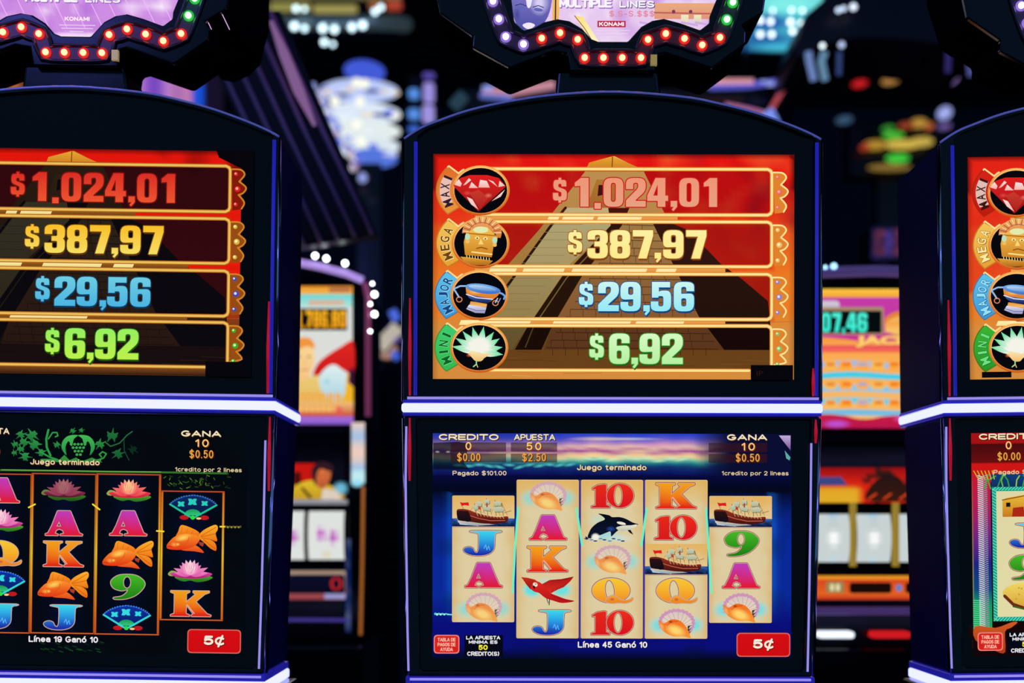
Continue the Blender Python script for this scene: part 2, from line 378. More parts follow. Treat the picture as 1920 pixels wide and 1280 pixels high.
# ------------------------------------------------------------------ card symbols
SYM = {
 'A': ([(0, 215), (0, 204), (22, 196), (55, 130), (100, 10), (105, 5), (208, 5), (214, 12), (290, 192), (318, 205), (315, 215), (128, 215), (128, 206), (160, 198), (150, 172), (118, 158), (92, 170), (80, 198), (108, 206), (108, 215)], [[(95, 138), (114, 95), (134, 138)]], 318, 215, 'A'),
 'K': ([(0, 12), (0, 2), (160, 2), (160, 10), (132, 24), (130, 100), (215, 28), (192, 14), (192, 2), (328, 2), (328, 12), (290, 26), (212, 92), (312, 196), (345, 208), (342, 217), (178, 217), (178, 208), (196, 198), (132, 118), (130, 196), (160, 208), (160, 217), (0, 217), (0, 208), (32, 196), (32, 24)], [], 345, 217, 'K'),
 'J': ([(70, 2), (310, 2), (308, 12), (268, 26), (264, 130), (250, 170), (215, 198), (150, 212), (70, 208), (18, 188), (0, 165), (12, 148), (45, 140), (78, 150), (92, 178), (112, 190), (126, 172), (130, 130), (130, 34), (115, 18), (72, 10)], [], 310, 212, 'J'),
}
def emboss(art, outer, holes, ctop, cbot, cx, cy, u, card, dim=1.0, w0=320, h0=215, mid=None):
    o = tr(outer, cx - w0 * u / 2, cy - h0 * u / 2, u); hs = [tr(h, cx - w0 * u / 2, cy - h0 * u / 2, u) for h in holes]
    if card:
        art.poly([(p[0] + 1.3, p[1] + 1.2) for p in o], (70, 40, 35), holes=[[(p[0] + 1.3, p[1] + 1.2) for p in q] for q in hs])
        for l in [o] + hs: art.stroke(l, 4.0, (95, 60, 55), closed=True)
        for l in [o] + hs: art.stroke(l, 2.2, (225, 165, 150), closed=True)
    else:
        for l in [o] + hs: art.stroke(l, 3.0, (200 * dim, 165 * dim, 150 * dim), closed=True)
    lo, hi = min(p[1] for p in o), max(p[1] for p in o)
    if mid:
        fn = lambda x, y: mixc(ctop, mid, (y - lo) / (hi - lo) * 2) if y < (lo + hi) / 2 else mixc(mid, cbot, (y - lo) / (hi - lo) * 2 - 1)
    else: fn = lambda x, y: mixc(ctop, cbot, (y - lo) / (hi - lo))
    art.poly(o, fn, holes=hs)
U0 = 1 / 4.571
def s_A(art, cx, cy, card=True):
    o, h, w0, h0, _ = SYM['A']; emboss(art, o, h, (190, 60, 190), (225, 25, 50), cx, cy, U0, card, w0=w0, h0=h0)
def s_K(art, cx, cy, card=True):
    o, h, w0, h0, _ = SYM['K']; emboss(art, o, h, (240, 160, 30), (225, 30, 20), cx, cy, U0, card, w0=w0, h0=h0, mid=(240, 130, 25))
    art.stroke(tr([(140, 118), (205, 196)], cx - w0 * U0 / 2, cy - h0 * U0 / 2, U0), 1.1, (240, 200, 180))
def s_J(art, cx, cy, card=True):
    o, h, w0, h0, _ = SYM['J']; o = smooth(o, 2); emboss(art, o, h, (60, 215, 235), (25, 35, 160), cx, cy, U0, card, w0=w0, h0=h0, mid=(40, 150, 225))
    x, y = cx - w0 * U0 / 2, cy - h0 * U0 / 2
    art.stroke(tr([(175, 150), (190, 120), (200, 165), (215, 130), (225, 165)], x, y, U0), 1.6, (90, 175, 245))
def s_Q(art, cx, cy, card=True):
    outer = ell(160, 103, 160, 103, 34); hole = ell(150, 103, 44, 92, 24, rot=-6)
    emboss(art, outer, [hole], (245, 200, 50), (240, 140, 30), cx, cy, U0, card, w0=345, h0=215, mid=(245, 175, 45))
    tail = smooth([(120, 200), (135, 165), (175, 148), (215, 165), (255, 188), (310, 186), (345, 165), (340, 192), (290, 210), (225, 208), (165, 212)], 4)
    emboss(art, tail, [], (245, 160, 50), (235, 130, 30), cx, cy, U0, False, w0=345, h0=215)
    art.poly(tr(ell(170, 180, 18, 12, 10), cx - 345 * U0 / 2, cy - 215 * U0 / 2, U0), (200, 110, 60))
def s_9(art, cx, cy, card=True):
    outer = smooth([(145, 0), (60, 12), (5, 60), (25, 115), (95, 138), (150, 128), (135, 160), (95, 188), (30, 200), (45, 212), (130, 208), (220, 175), (285, 110), (290, 60), (230, 12)], 4)
    emboss(art, outer, [ell(143, 68, 34, 52, 20)], (70, 185, 40), (30, 125, 20), cx, cy, U0, card, w0=290, h0=212)
def s_10(art, cx, cy, card=True):
    one = [(8, 40), (50, 14), (110, 5), (126, 10), (126, 182), (156, 195), (156, 206), (0, 206), (0, 195), (34, 186), (34, 46), (10, 50)]
    emboss(art, one, [], (230, 40, 25), (215, 25, 30), cx, cy, U0, card, w0=360, h0=206)
    emboss(art, ell(245, 103, 115, 103, 32), [ell(228, 103, 38, 88, 24)], (235, 45, 25), (215, 20, 30), cx, cy, U0, card, w0=360, h0=206)
def s_shell(art, cx, cy, vivid=1.0):
    T = lambda pts: tr(pts, cx, cy, U0)
    bg = (222, 205, 160)
    def C(c): return mixc(bg, c, vivid)
    art.glow(cx - 33, cy + 4, 24, 19, C((110, 220, 225)), 0.9, core=0.3); art.glow(cx + 33, cy + 3, 22, 19, C((110, 220, 225)), 0.9, core=0.3)
    fan = []
    for i in range(33):
        a = math.pi * (1.12 - 1.30 * i / 32); r = 1.0 + 0.035 * math.cos(i * math.pi)
        fan.append((158 * r * math.cos(a), -5 - 120 * r * math.sin(a)))
    fan += [(95, 88), (-60, 60)]
    art.poly(T(fan), C((205, 150, 185)))
    art.poly(T([(p[0] * 0.82, p[1] * 0.82 + 4) for p in fan]), C((215, 195, 190)), C((235, 225, 190)))
    for i in range(1, 32, 3):
        a = math.pi * (1.1 - 1.25 * i / 32); art.stroke(T([(10 + 60 * math.cos(a), 20 - 40 * math.sin(a)), (148 * math.cos(a), -5 - 110 * math.sin(a))]), 0.7, C((190, 140, 160)), caps=False)
    for i in range(6): art.poly(T([(92, 22 + i * 13), (132 - (i % 2) * 14, 12 + i * 14), (98, 36 + i * 13)]), C((50, 40, 45)))
    art.poly(T(smooth([(-150, -25), (-110, -2), (-85, -12), (-40, -36), (30, -22), (82, 30), (108, 85), (118, 126), (60, 112), (-20, 112), (-90, 85), (-138, 40)], 4)), C((240, 110, 35)), C((245, 150, 50)))
    art.glow(cx - 2, cy + 13, 22, 12, C((255, 215, 110)), 0.95, core=0.35, rot=22)
    art.glow(cx - 28, cy + 6, 5, 11, C((250, 190, 110)), 0.8, rot=-20)
    art.glow(cx - 11, cy - 3, 5, 3, C((150, 45, 10)), 0.95, core=0.3)
    art.stroke(T([(-85, 20), (-45, -15), (10, -18)]), 1.0, C((190, 70, 20)))
def s_ship(art, cx, cy, x0, x1, y0, y1):
    T = lambda pts: tr(pts, cx, cy, U0, 762, 996)
    art.grid(x0, y0, x1, y1, 6, 6, lambda x, y: mixc((226, 178, 96), (228, 206, 160), (y - y0) / (y1 - y0) + 0.25 * noise.noise(Vector((x * .05, y * .05, 2)))))
    def sea(x, y): return mixc((50, 95, 160), (10, 20, 60), (y - (y1 - 15)) / 15 + 0.6 * noise.noise(Vector((x * .15, y * .2, 5))))
    art.grid(x0, y1 - 15, x1, y1, 24, 5, sea)
    for px, pw in ((x0 + 8, 7), (x1 - 9, 9)): art.glow(px, y1 - 13, pw, 3.5, (50, 100, 180), 0.9, core=0.3)
    # masts, rigging and sails
    for mx, t, bt in ((690, 930, 1010), (735, 905, 1025), (792, 885, 1035), (865, 900, 1040), (925, 925, 1035)):
        art.stroke(T([(mx - 4, t), (mx + 8, bt)]), 1.0, (105, 75, 60))
        art.stroke(T([(mx, t + 12), (mx + 42, bt - 6)]), 0.6, (90, 90, 75)); art.stroke(T([(mx, t + 12), (mx - 35, bt - 22)]), 0.6, (120, 110, 85))
    for sl in ([(668, 958), (700, 935), (722, 960), (716, 985), (690, 990)], [(700, 915), (735, 908), (752, 930), (745, 960), (712, 955)], [(762, 905), (795, 893), (815, 905), (818, 935), (775, 942)],
               [(752, 950), (812, 945), (828, 975), (822, 998), (770, 990)], [(850, 915), (900, 908), (918, 925), (912, 952), (858, 955)], [(838, 965), (918, 958), (942, 985), (932, 1002), (862, 1005)]):
        art.poly(T(sl), (205, 205, 178), (165, 180, 150)); art.stroke(T([sl[-1], sl[-2], sl[-3]]), 0.9, (80, 90, 75))
    art.stroke(T([(940, 1010), (1003, 992)]), 1.0, (130, 95, 60))
    art.poly(T([(722, 950), (742, 970), (735, 985), (716, 975)]), (190, 60, 40)); art.poly(T([(786, 930), (798, 920), (800, 960), (788, 962)]), (170, 60, 45))
    art.poly(T([(536, 1062), (700, 1085), (860, 1112), (700, 1122), (560, 1112)]), (225, 215, 185), (150, 160, 160))
    hull = [(533, 992), (560, 978), (632, 984), (700, 1010), (800, 1036), (900, 1046), (968, 1040), (976, 1060), (962, 1088), (880, 1102), (760, 1102), (650, 1088), (560, 1078), (540, 1062)]
    art.poly(T(smooth(hull, 3)), (150, 55, 32), (70, 15, 18))
    art.poly(T(smooth([(533, 992), (560, 980), (628, 990), (655, 1085), (560, 1072), (540, 1060)], 3)), (45, 20, 20), (20, 12, 24))
    art.stroke(T([(540, 988), (632, 990), (700, 1018), (800, 1044), (900, 1054), (966, 1048)]), 1.5, (150, 45, 30))
    art.stroke(T([(650, 1035), (720, 1058), (820, 1078), (950, 1076)]), 1.2, (205, 110, 75))
    for i in range(9): art.stroke(T([(705 + i * 28, 1012 + i * 4), (716 + i * 28, 1038 + i * 3)]), 0.7, (225, 200, 150))
    art.poly(T([(560, 918), (585, 924), (635, 920), (640, 950), (605, 945), (575, 952)]), (220, 30, 35)); art.stroke(T([(578, 950), (594, 984)]), 0.8, (150, 70, 40))
    art.stroke(T([(545, 1085), (575, 1108), (620, 1112)]), 1.8, (190, 205, 220)); art.stroke(T([(600, 1100), (650, 1110), (720, 1122)]), 1.2, (150, 175, 205))
def s_orca(art, cx, cy):
    u = 1 / 6.4; T = lambda pts: tr(pts, cx, cy, u, 370, 640)
    art.glow(cx - 8, cy + 16, 30, 12, (150, 215, 220), 0.9, core=0.3); art.glow(cx + 12, cy + 20, 32, 9, (205, 220, 205), 0.8, core=0.3)
    art.glow(cx - 25, cy - 14, 26, 16, (190, 215, 190), 0.7, core=0.2)
    art.poly(T([(555, 672), (592, 668), (628, 728), (585, 705)]), (10, 15, 30))
    body = smooth([(690, 602), (620, 580), (540, 538), (460, 515), (372, 516), (330, 492), (205, 474), (252, 505), (283, 545), (200, 582), (130, 640), (95, 700), (78, 760), (118, 772), (150, 738), (222, 735), (300, 705), (352, 690), (360, 748), (398, 716), (445, 676), (520, 650), (640, 612)], 3)
    art.poly(T(body), (6, 10, 22), (12, 22, 50))
    art.glow(cx - 2, cy + 3, 10, 6, (35, 65, 150), 0.9, core=0.2)
    art.poly(T(smooth([(418, 645), (500, 618), (600, 614), (668, 604), (640, 645), (560, 672), (480, 686)], 3)), (235, 232, 210), (190, 190, 175))
    art.poly(T(ell(482, 590, 56, 17, 16, rot=12)), (235, 232, 205))
    art.glow(cx - 31, cy + 18, 9, 8, (240, 240, 225), 1.0, core=0.5)
    for i in range(9): art.poly(T(ell(60 + i * 55 + (i % 2) * 9, 775 + (i % 3) * 14, 26, 9, 8)), (90, 150, 195) if i % 2 else (40, 70, 120))
    art.poly(T([(50, 745), (75, 760), (95, 780), (55, 790)]), (20, 40, 90))
def s_parrot(art, cx, cy):
    T = lambda pts: tr(pts, cx, cy, U0, 1312, 485)
    art.glow(cx - 29, cy - 2, 22, 18, (90, 225, 225), 0.95, core=0.45); art.glow(cx + 26, cy - 2, 24, 18, (90, 225, 225), 0.9, core=0.4)
    art.glow(cx, cy - 14, 30, 12, (170, 225, 205), 0.8, core=0.2)
    art.poly(T([(1085, 368), (1140, 374), (1200, 388), (1240, 415), (1215, 450), (1165, 474), (1145, 450), (1128, 430), (1112, 405)]), (200, 45, 25), (150, 20, 20))
    art.poly(T([(1262, 428), (1330, 392), (1430, 384), (1537, 362), (1512, 398), (1490, 420), (1450, 455), (1400, 475), (1345, 505), (1300, 490)]), (170, 22, 25), (215, 45, 30))
    art.poly(T(smooth([(1165, 462), (1180, 430), (1215, 404), (1262, 424), (1330, 498), (1400, 530), (1470, 556), (1545, 574), (1440, 590), (1360, 570), (1290, 545), (1240, 505), (1195, 492)], 3)), (225, 40, 30), (180, 20, 25))
    art.stroke(T([(1340, 400), (1440, 392), (1520, 370)]), 1.0, (120, 15, 20)); art.stroke(T([(1340, 520), (1440, 562), (1530, 574)]), 0.9, (120, 15, 25))
    for i in range(4): art.stroke(T([(1345 + i * 30, 500 - i * 14), (1365 + i * 35, 470 - i * 16)]), 0.8, (120, 20, 25))
    art.poly(T(ell(1206, 432, 22, 18, 10, rot=30)), (245, 225, 205)); art.poly(T([(1186, 440), (1204, 444), (1205, 470), (1188, 460)]), (25, 15, 15))
    art.poly(T(ell(1210, 428, 5, 5, 8)), (20, 10, 10))
    art.stroke(T([(1305, 552), (1318, 590)]), 1.4, (50, 35, 40)); art.stroke(T([(1330, 558), (1326, 606)]), 1.6, (30, 30, 30))
def petal(cx, cy, L, W, ang, n=8):
    pts = [(L * i / n, W * math.sin(math.pi * (i / n) ** 0.75)) for i in range(n + 1)] + [(L * i / n, -W * math.sin(math.pi * (i / n) ** 0.75)) for i in range(n - 1, 0, -1)]
    c, s = math.cos(math.radians(ang)), math.sin(math.radians(ang))
    return [(cx + p[0] * c + p[1] * s, cy - (p[0] * s - p[1] * c)) for p in pts]
def s_lotus(art, cx, cy, hue='warm', dim=1.0):
    q = lambda c: tuple(x * dim for x in c)
    g = q((80, 165, 50))
    art.poly(smooth([(cx - 42, cy + 6), (cx - 36, cy), (cx - 26, cy + 2), (cx - 28, cy + 9), (cx - 38, cy + 10)], 4), q((150, 170, 80)))
    art.poly(smooth([(cx - 28, cy + 11), (cx, cy + 8), (cx + 40, cy + 10), (cx + 34, cy + 17), (cx + 14, cy + 21), (cx, cy + 18), (cx - 12, cy + 20), (cx - 24, cy + 16)], 4), g, q((40, 110, 30)))
    out1, out2, inn = {'warm': ((235, 60, 80), (200, 30, 60), (255, 215, 150)), 'pink': ((225, 90, 170), (170, 20, 110), (255, 225, 225)), 'dusk': ((190, 70, 110), (110, 25, 60), (230, 150, 150))}[hue]
    out1, out2, inn = q(out1), q(out2), q(inn)
    art.poly(smooth([(cx - 38, cy + 5), (cx - 20, cy + 2), (cx, cy + 2), (cx + 22, cy + 1), (cx + 41, cy + 5), (cx + 28, cy + 12), (cx, cy + 14), (cx - 26, cy + 12)], 4), out1, out2)
    for a, L in ((172, 31), (8, 34), (158, 34), (24, 36)): art.poly(petal(cx, cy + 8, L, 5, a), mixc(out1, inn, 0.35), out1)
    for a, L, t in ((140, 27, .2), (42, 27, .2), (125, 28, .45), (57, 28, .45), (108, 29, .65), (74, 29, .65), (91, 28, .9)): art.poly(petal(cx, cy + 7, L, 6, a), mixc(out1, inn, t), mixc(out1, inn, t * 0.6 + .2))
    for a in (118, 100, 82, 64): art.poly(petal(cx, cy + 8, 20, 4, a), inn, mixc(out1, inn, .5)); art.stroke([(cx + 2 * math.cos(math.radians(a)), cy + 5), (cx + 17 * math.cos(math.radians(a)), cy + 6 - 17 * math.sin(math.radians(a)))], 0.6, mixc(out2, inn, .3), caps=False)
def s_fish(art, cx, cy):
    T = lambda pts: tr(pts, cx, cy, U0, 535, 450)
    art.poly(T(smooth([(470, 520), (560, 500), (640, 566), (560, 556), (450, 548)], 3)), (240, 120, 30), (225, 70, 30))
    art.poly(T([(590, 475), (640, 480), (628, 515), (600, 500)]), (170, 60, 40))
    art.poly(T(smooth([(585, 430), (630, 375), (722, 328), (752, 338), (752, 372), (736, 402), (750, 466), (690, 455), (620, 445)], 3)), (250, 180, 45), (240, 120, 25))
    art.poly(T(smooth([(595, 438), (690, 455), (738, 490), (742, 548), (690, 526), (640, 480)], 3)), (245, 150, 35), (235, 110, 20))
    for a, b in (((610, 425), (742, 345)), ((610, 432), (735, 402)), ((615, 440), (742, 462)), ((630, 452), (738, 535))): art.stroke(T([a, b]), 1.0, (200, 80, 15))
    art.poly(T(smooth([(400, 430), (415, 390), (438, 334), (500, 345), (585, 385), (590, 420), (480, 440)], 3)), (250, 160, 40), (235, 105, 25))
    for a, b in (((440, 420), (450, 345)), ((480, 420), (500, 358)), ((520, 420), (545, 375))): art.stroke(T([a, b]), 0.8, (215, 100, 20))
    art.poly(T(smooth([(318, 512), (345, 470), (395, 428), (480, 405), (590, 425), (605, 450), (565, 505), (515, 528), (440, 545), (335, 540)], 3)), (250, 150, 45), (225, 55, 20))
    art.glow(cx - 17, cy - 2, 17, 7, (255, 205, 90), 0.95, core=0.2, rot=-15)
    art.glow(cx - 33, cy + 11, 8, 5, (255, 190, 90), 0.7)
    art.poly(T(ell(412, 498, 20, 15, 12)), (240, 130, 40)); art.poly(T(ell(412, 498, 9, 8, 10)), (250, 190, 110)); art.stroke(T([(320, 520), (350, 515), (370, 522)]), 1.2, (200, 40, 20))
    art.stroke(T([(455, 515), (500, 470), (510, 430)]), 1.1, (215, 85, 20))
def s_fan(art, cx, cy, green=False):
    T = lambda pts: tr(pts, cx, cy, U0, 1082, 728)
    c1 = (30, 195, 150) if green else (50, 215, 215); base = (15, 40, 95) if green else (15, 50, 160)
    for x in (1005, 1180): art.poly(T(ell(x, 815, 40, 20, 12)), (190, 25, 30))
    art.poly(T(ell(1130, 822, 22, 10, 10)), (240, 200, 130))
    arc = [(880, 702), (930, 667), (1000, 637), (1080, 622), (1160, 636), (1230, 665), (1287, 706)]
    art.poly(T(arc + [(1080, 830)]), base, mixc(base, (5, 10, 40), 0.6))
    art.stroke(T(arc), 2.2, mixc(base, (60, 120, 240), 0.5))
    for i in range(22):
        t = i / 21; a = math.pi * (0.86 - 0.72 * t); art.poly(T(ell(1083 + 222 * math.cos(a), 760 - 136 * math.sin(a), 5, 5, 6)), (80, 160, 240) if not green else (70, 140, 190))
    for s_, k in ((0.75, 0), (0.95, 1), (0.7, 2)):
        bx, by = ((978, 700), (1075, 680), (1180, 692))[k]
        for a in (35, 145, 215, 325): art.poly(T(tr(petal(0, 0, 48, 17, a), bx, by, s_)), mixc(c1, (60, 225, 240), 0.4))
    art.poly(T(ell(1080, 795, 72, 52, 16, 180, 360)), (30, 150, 90), (50, 200, 120))
    art.stroke(T([(884, 704), (1080, 822)]), 3.4, c1); art.stroke(T([(1282, 706), (1080, 822)]), 3.4, c1)
    art.poly(T(ell(1080, 815, 20, 18, 10)), (50, 215, 70))

# ------------------------------------------------------------------ jackpot screen (upper display)
def n_(x, y, s, k=0): return noise.noise(Vector((x * s, y * s, k)))
def jackpot_art(art, mode):
    L, T_, R_, B = 811, 287, 1490, 710
    sat = mode != 'wash'
    def sky(x, y):
        ty = (y - T_) / (B - T_); tx = (x - L) / (R_ - L)
        if mode == 'left':
            c = mixc((225, 22, 12), (235, 30, 12), ty * 1.5)
            if ty > 0.68: c = mixc(c, (120, 60, 22), (ty - 0.68) * 12)
            c = mixc(c, (60, 5, 5), max(0, (tx - 0.72) * 3 - ty * 8 + n_(x, y, .02, 3)))
        else:
            c = mixc((228, 28, 18), (236, 125, 36), ty * 1.9 - 0.25 + 0.35 * abs(tx - 0.45) * (1 if ty > .3 else 0))
            if ty > 0.70: c = mixc(c, (214, 140, 60), (ty - 0.70) * 14)
            if mode == 'right' and ty < .6: c = mixc(c, (225, 40, 25), 0.6)
            if 915 < x < 1447 and (y < 402 or 415 < y < 499 or 513 < y < 598): c = mixc(c, (228, 20, 18), .85)
            k = n_(x, y, .022, 1); c = mixc(c, (245, 110, 50), max(0, k) * 0.8 * (1 - ty))
            c = mixc(c, (90, 8, 40), max(0, n_(x, y, .018, 7) * 1.6) * max(0, 1 - ty * 2.2) * max(0, (tx - 0.55) * 2.5))
        e = min(1, min(x - L + 4, R_ - x + 4, (y - T_) + 5) / (12.0 if y < 360 or mode == 'left' else 5.0))
        return mixc((25, 4, 8), c, e)
    art.grid(L, T_, R_, B, 60, 40, sky)
    # stone ground and planks
    for i in range(26):
        random.seed(i); x = L + 4 + random.random() * 640; y = 601 + random.random() * 106
        art.stroke([(x, y), (min(R_ - 4, x + 30 + random.random() * 50), y + random.uniform(-2, 3))], 1.3, (170, 95, 35) if i % 2 else (235, 175, 85), a=0.5)
    g1, g2 = ((200, 140, 55), (120, 75, 25)) if mode == 'left' else ((232, 185, 105), (205, 140, 60))
    # pyramid
    art.poly([(1098, 318), (1104, 303), (1148, 291), (1152, 291), (1206, 318), (1262, 430), (1350, 520), (1405, 610), (1420, 655), (860, 655), (930, 520), (1010, 430)], g1, g2)
    art.poly([(1104, 303), (1148, 291), (1206, 316), (1208, 320), (1098, 320)], (232, 165, 50), (200, 120, 30)); art.stroke([(1148, 292), (1147, 318)], 1.6, (100, 50, 15))
    dk = (48, 28, 14)
    ramp = (235, 222, 160)
    art.poly([(1118, 335), (1150, 335), (1166, 380), (1095, 400)], (215, 150, 60), (190, 130, 60)); art.poly([(1122, 345), (1140, 345), (1138, 362), (1120, 366)], (40, 25, 20))
    art.poly([(1060, 388), (1175, 388), (1150, 421), (1068, 494), (987, 615), (960, 655), (880, 655), (950, 536), (1033, 421)], ramp, (205, 170, 95))
    art.poly([(1140, 388), (1180, 388), (1166, 421), (1090, 518), (1033, 615), (1015, 655), (965, 655), (987, 615), (1053, 518), (1145, 421)], dk)
    for off in (0,):
        art.stroke([(1060, 388), (1033, 421), (950, 536), (920, 580)], 5, dk); art.stroke([(1148, 430), (1062, 520), (1000, 612), (985, 650)], 2.2, (160, 130, 70))
    art.poly([(1180, 400), (1215, 400), (1310, 592), (1358, 655), (1020, 655), (1033, 615), (1090, 518), (1166, 421)], (205, 165, 95), (190, 115, 65))
    for j in range(18):
        y = 405 + j * 14.5; x0 = max(1022, 1180 - (y - 400) * 0.62); x1 = 1216 + (y - 400) * 0.52
        art.stroke([(x0, y), (x1, y + 2)], 1.6, (120, 75, 40), a=0.9, caps=False)
        for k in range(int((x1 - x0) / 24)): art.stroke([(x0 + k * 24 + (j % 2) * 12, y), (x0 + k * 24 + (j % 2) * 12, y + 14)], 1.2, (120, 75, 40), a=0.9, caps=False)
        xg = 1050 - (y - 400) * 0.62
        if y < 640: art.stroke([(xg - 20, y), (xg + 55, y)], 0.8, (180, 160, 105), caps=False)
    art.poly([(1215, 400), (1290, 430), (1352, 494), (1390, 521), (1440, 563), (1450, 655), (1358, 655), (1310, 592)], (60, 30, 20), (40, 22, 18))
    # bright ledges showing between the meters
    if mode != 'left':
        for y0, y1, segs in ((404, 414, ((1025, 1045), (1052, 1110), (1118, 1165), (1140, 1200))), (502, 512, ((915, 965), (978, 1055), (1070, 1210), (1228, 1265))), (600, 609, ((860, 992), (1035, 1180), (1190, 1280)))):
            art.poly(rect(890, y0, 1360 if y0 > 420 else 1270, y1), (236, 165, 85), (225, 140, 60))
            for a, b in segs: art.poly([(a + 4, y0), (b + 4, y0), (b, y1), (a, y1)], (255, 240, 180), (250, 225, 150))
    else:
        for y0, y1, segs in ((404, 414, ((1025, 1045), (1052, 1110))), (502, 512, ((978, 1055), (1095, 1205), (1228, 1265))), (600, 609, ((1035, 1180), ))):
            art.poly(rect(1000, y0, 1270 if y0 < 420 else 1370, y1), (150, 90, 30), (100, 55, 20))
            for a, b in segs: art.poly([(a + 4, y0), (b + 4, y0), (b, y1), (a, y1)], (250, 240, 170), (235, 200, 110))
    if mode == 'left': art.poly(rect(811, 697, 1407, 710), (120, 70, 30), (50, 25, 12)); art.poly([(1270, 404), (R_ - 22, 404), (R_ - 22, 414), (1270, 414)], (225, 25, 10)); art.poly([(1372, 502), (R_ - 22, 502), (R_ - 22, 512), (1380, 512)], (225, 25, 10))
    if mode == 'left':   # the display fades to black at its right side
        art.poly(rect(R_ - 22, T_ - 1, R_ + 1, B + 1), (4, 8, 14)); art.poly([(1420, T_ - 1), (R_ + 1, T_ - 1), (R_ + 1, 330), (1458, 316), (1425, 300)], (6, 6, 12))
    rows = [(316, 402), (415, 499), (513, 598), (610, 695)]
    gold1, gold2 = ((255, 228, 150), (225, 140, 50)) if mode == 'wash' else ((235, 190, 90), (170, 95, 25))
    gems = [((255, 120, 100), (220, 30, 30)), ((255, 240, 150), (220, 180, 60)), ((200, 200, 255), (60, 70, 190)), ((170, 240, 120), (60, 170, 40))]
    for i, (y0, y1) in enumerate(rows):
        art.begin('jackpot_meter', 'row%d' % i)
        xr = 1447
        yb = y1 if i < 3 else 695
        if mode == 'wash': art.poly(rect(915, y0, xr, yb), [(90, 0, 15), (40, 10, 10), (25, 10, 5), (15, 4, 4)][i], a=[0.42, 0.48, 0.55, 0.80][i])
        else: art.poly(rect(915, y0, xr, yb), (8, 8, 14), a=0.965 if mode == 'left' else 0.75)
        for cw, cc in ((7.5, gold2), (4.2, gold1)):
            if i < 3: art.stroke([(900, y0), (xr - 8, y0), (xr - 2, y0 + 3), (xr, y0 + 8), (xr, y1 - 8), (xr - 2, y1 - 3), (xr - 8, y1), (900, y1)], cw, cc)
            else:
                art.stroke([(900, y0), (xr - 8, y0), (xr - 2, y0 + 3), (xr, y0 + 8), (xr, 683)], cw, cc); art.stroke([(900, 694), (1405, 694)], cw, cc)
        # carved scroll with three gems
        sc0 = [(xr + 3, y0 + 6), (xr + 20, y0 + 7), (xr + 27, y0 + 16), (xr + 17, y0 + 29), (xr + 30, y0 + 40), (xr + 25, y0 + 50), (xr + 16, y0 + 54), (xr + 27, y0 + 68), (xr + 22, y0 + 80), (xr + 5, y0 + 83)]
        if i == 3: sc0 = [p for p in sc0 if p[1] < 683] + [(xr + 5, 683)]
        art.poly(osm(sc0), (225, 130, 45) if mode == 'wash' else (130, 25, 10) if i == 0 else (150, 75, 20))
        for seg in (sc0[:4], sc0[3:7], sc0[6:9]):
            if len(seg) > 1: art.stroke(osm(seg), 3, gold1 if mode == 'wash' else (205, 130, 40))
        gm = [(xr + 11, y0 + 15, 4.0), (xr + 14, y0 + 43, 5.6), (xr + 11, y0 + 72, 4.0)]
        for gx, gy, gr in gm:
            if gy > 684: continue
            art.poly(ell(gx, gy, gr, gr, 12), gems[i][1] if mode != 'wash' else mixc(gems[i][1], (255, 200, 170), .45)); art.poly(ell(gx - 1, gy - 1, gr * .5, gr * .5, 8), mixc(gems[i][0], (255, 255, 255), .35))
    A = [('$', 1036, 26), ('1', 1077, 26), ('.', 1114, 12), ('0', 1131, 37), ('2', 1173, 37), ('4', 1213, 39), (',', 1257, 12), ('0', 1273, 37), ('1', 1319, 25)]
    Bq = [('$', 1064, 27), ('3', 1101, 38), ('8', 1143, 38), ('7', 1186, 38), (',', 1227, 12), ('9', 1243, 38), ('7', 1286, 38)]
    Cq = [('$', 1085, 27), ('2', 1121, 39), ('9', 1163, 38), (',', 1206, 12), ('5', 1220, 38), ('6', 1263, 38)]
    Dq = [('$', 1105, 27), ('6', 1142, 38), (',', 1184, 12), ('9', 1199, 38), ('2', 1241, 39)]
    if mode == 'wash':
        pal = [((238, 150, 118), (232, 160, 128), (205, 25, 28), None), ((252, 240, 160), (253, 234, 140), (170, 100, 30), (120, 60, 20)), ((205, 245, 240), (150, 232, 245), (20, 90, 150), (15, 60, 110)), ((215, 250, 195), (180, 240, 160), (50, 150, 40), (25, 90, 25))]
    else:
        pal = [((218, 45, 36), (236, 84, 48), (120, 18, 14), None), ((250, 190, 40), (245, 222, 100), (110, 70, 15), (90, 50, 10)), ((110, 205, 225), (75, 180, 225), (15, 70, 110), (10, 50, 85)), ((150, 240, 95), (190, 240, 75), (40, 110, 25), (30, 80, 20))]
    for i, (it, (y0, y1)) in enumerate(zip((A, Bq, Cq, Dq), ((333, 387), (431, 484), (528, 583), (625, 682)))):
        art.begin('jackpot_meter', 'row%d' % i)
        c1, c2, e, s_ = pal[i]
        numerals(art, it, y0, y1 - y0, c1, c2, e, s_, ew=4 if i == 0 else 3)
    # medallions
    o1, o2 = (250, 180, 90), (200, 90, 25)
    names = ['MAXI', 'MEGA', 'MAJOR', 'MINI']; CY = [357.5, 457, 554, 652.5]
    bandc = [((222, 110, 40), (235, 150, 60)), ((242, 196, 90), (232, 160, 50)), ((95, 195, 235), (60, 150, 215)), ((60, 205, 110), (50, 185, 80))]
    if mode == 'right': bandc[0] = ((215, 35, 25), (190, 25, 15)); bandc[3] = ((60, 180, 50), (40, 150, 40))
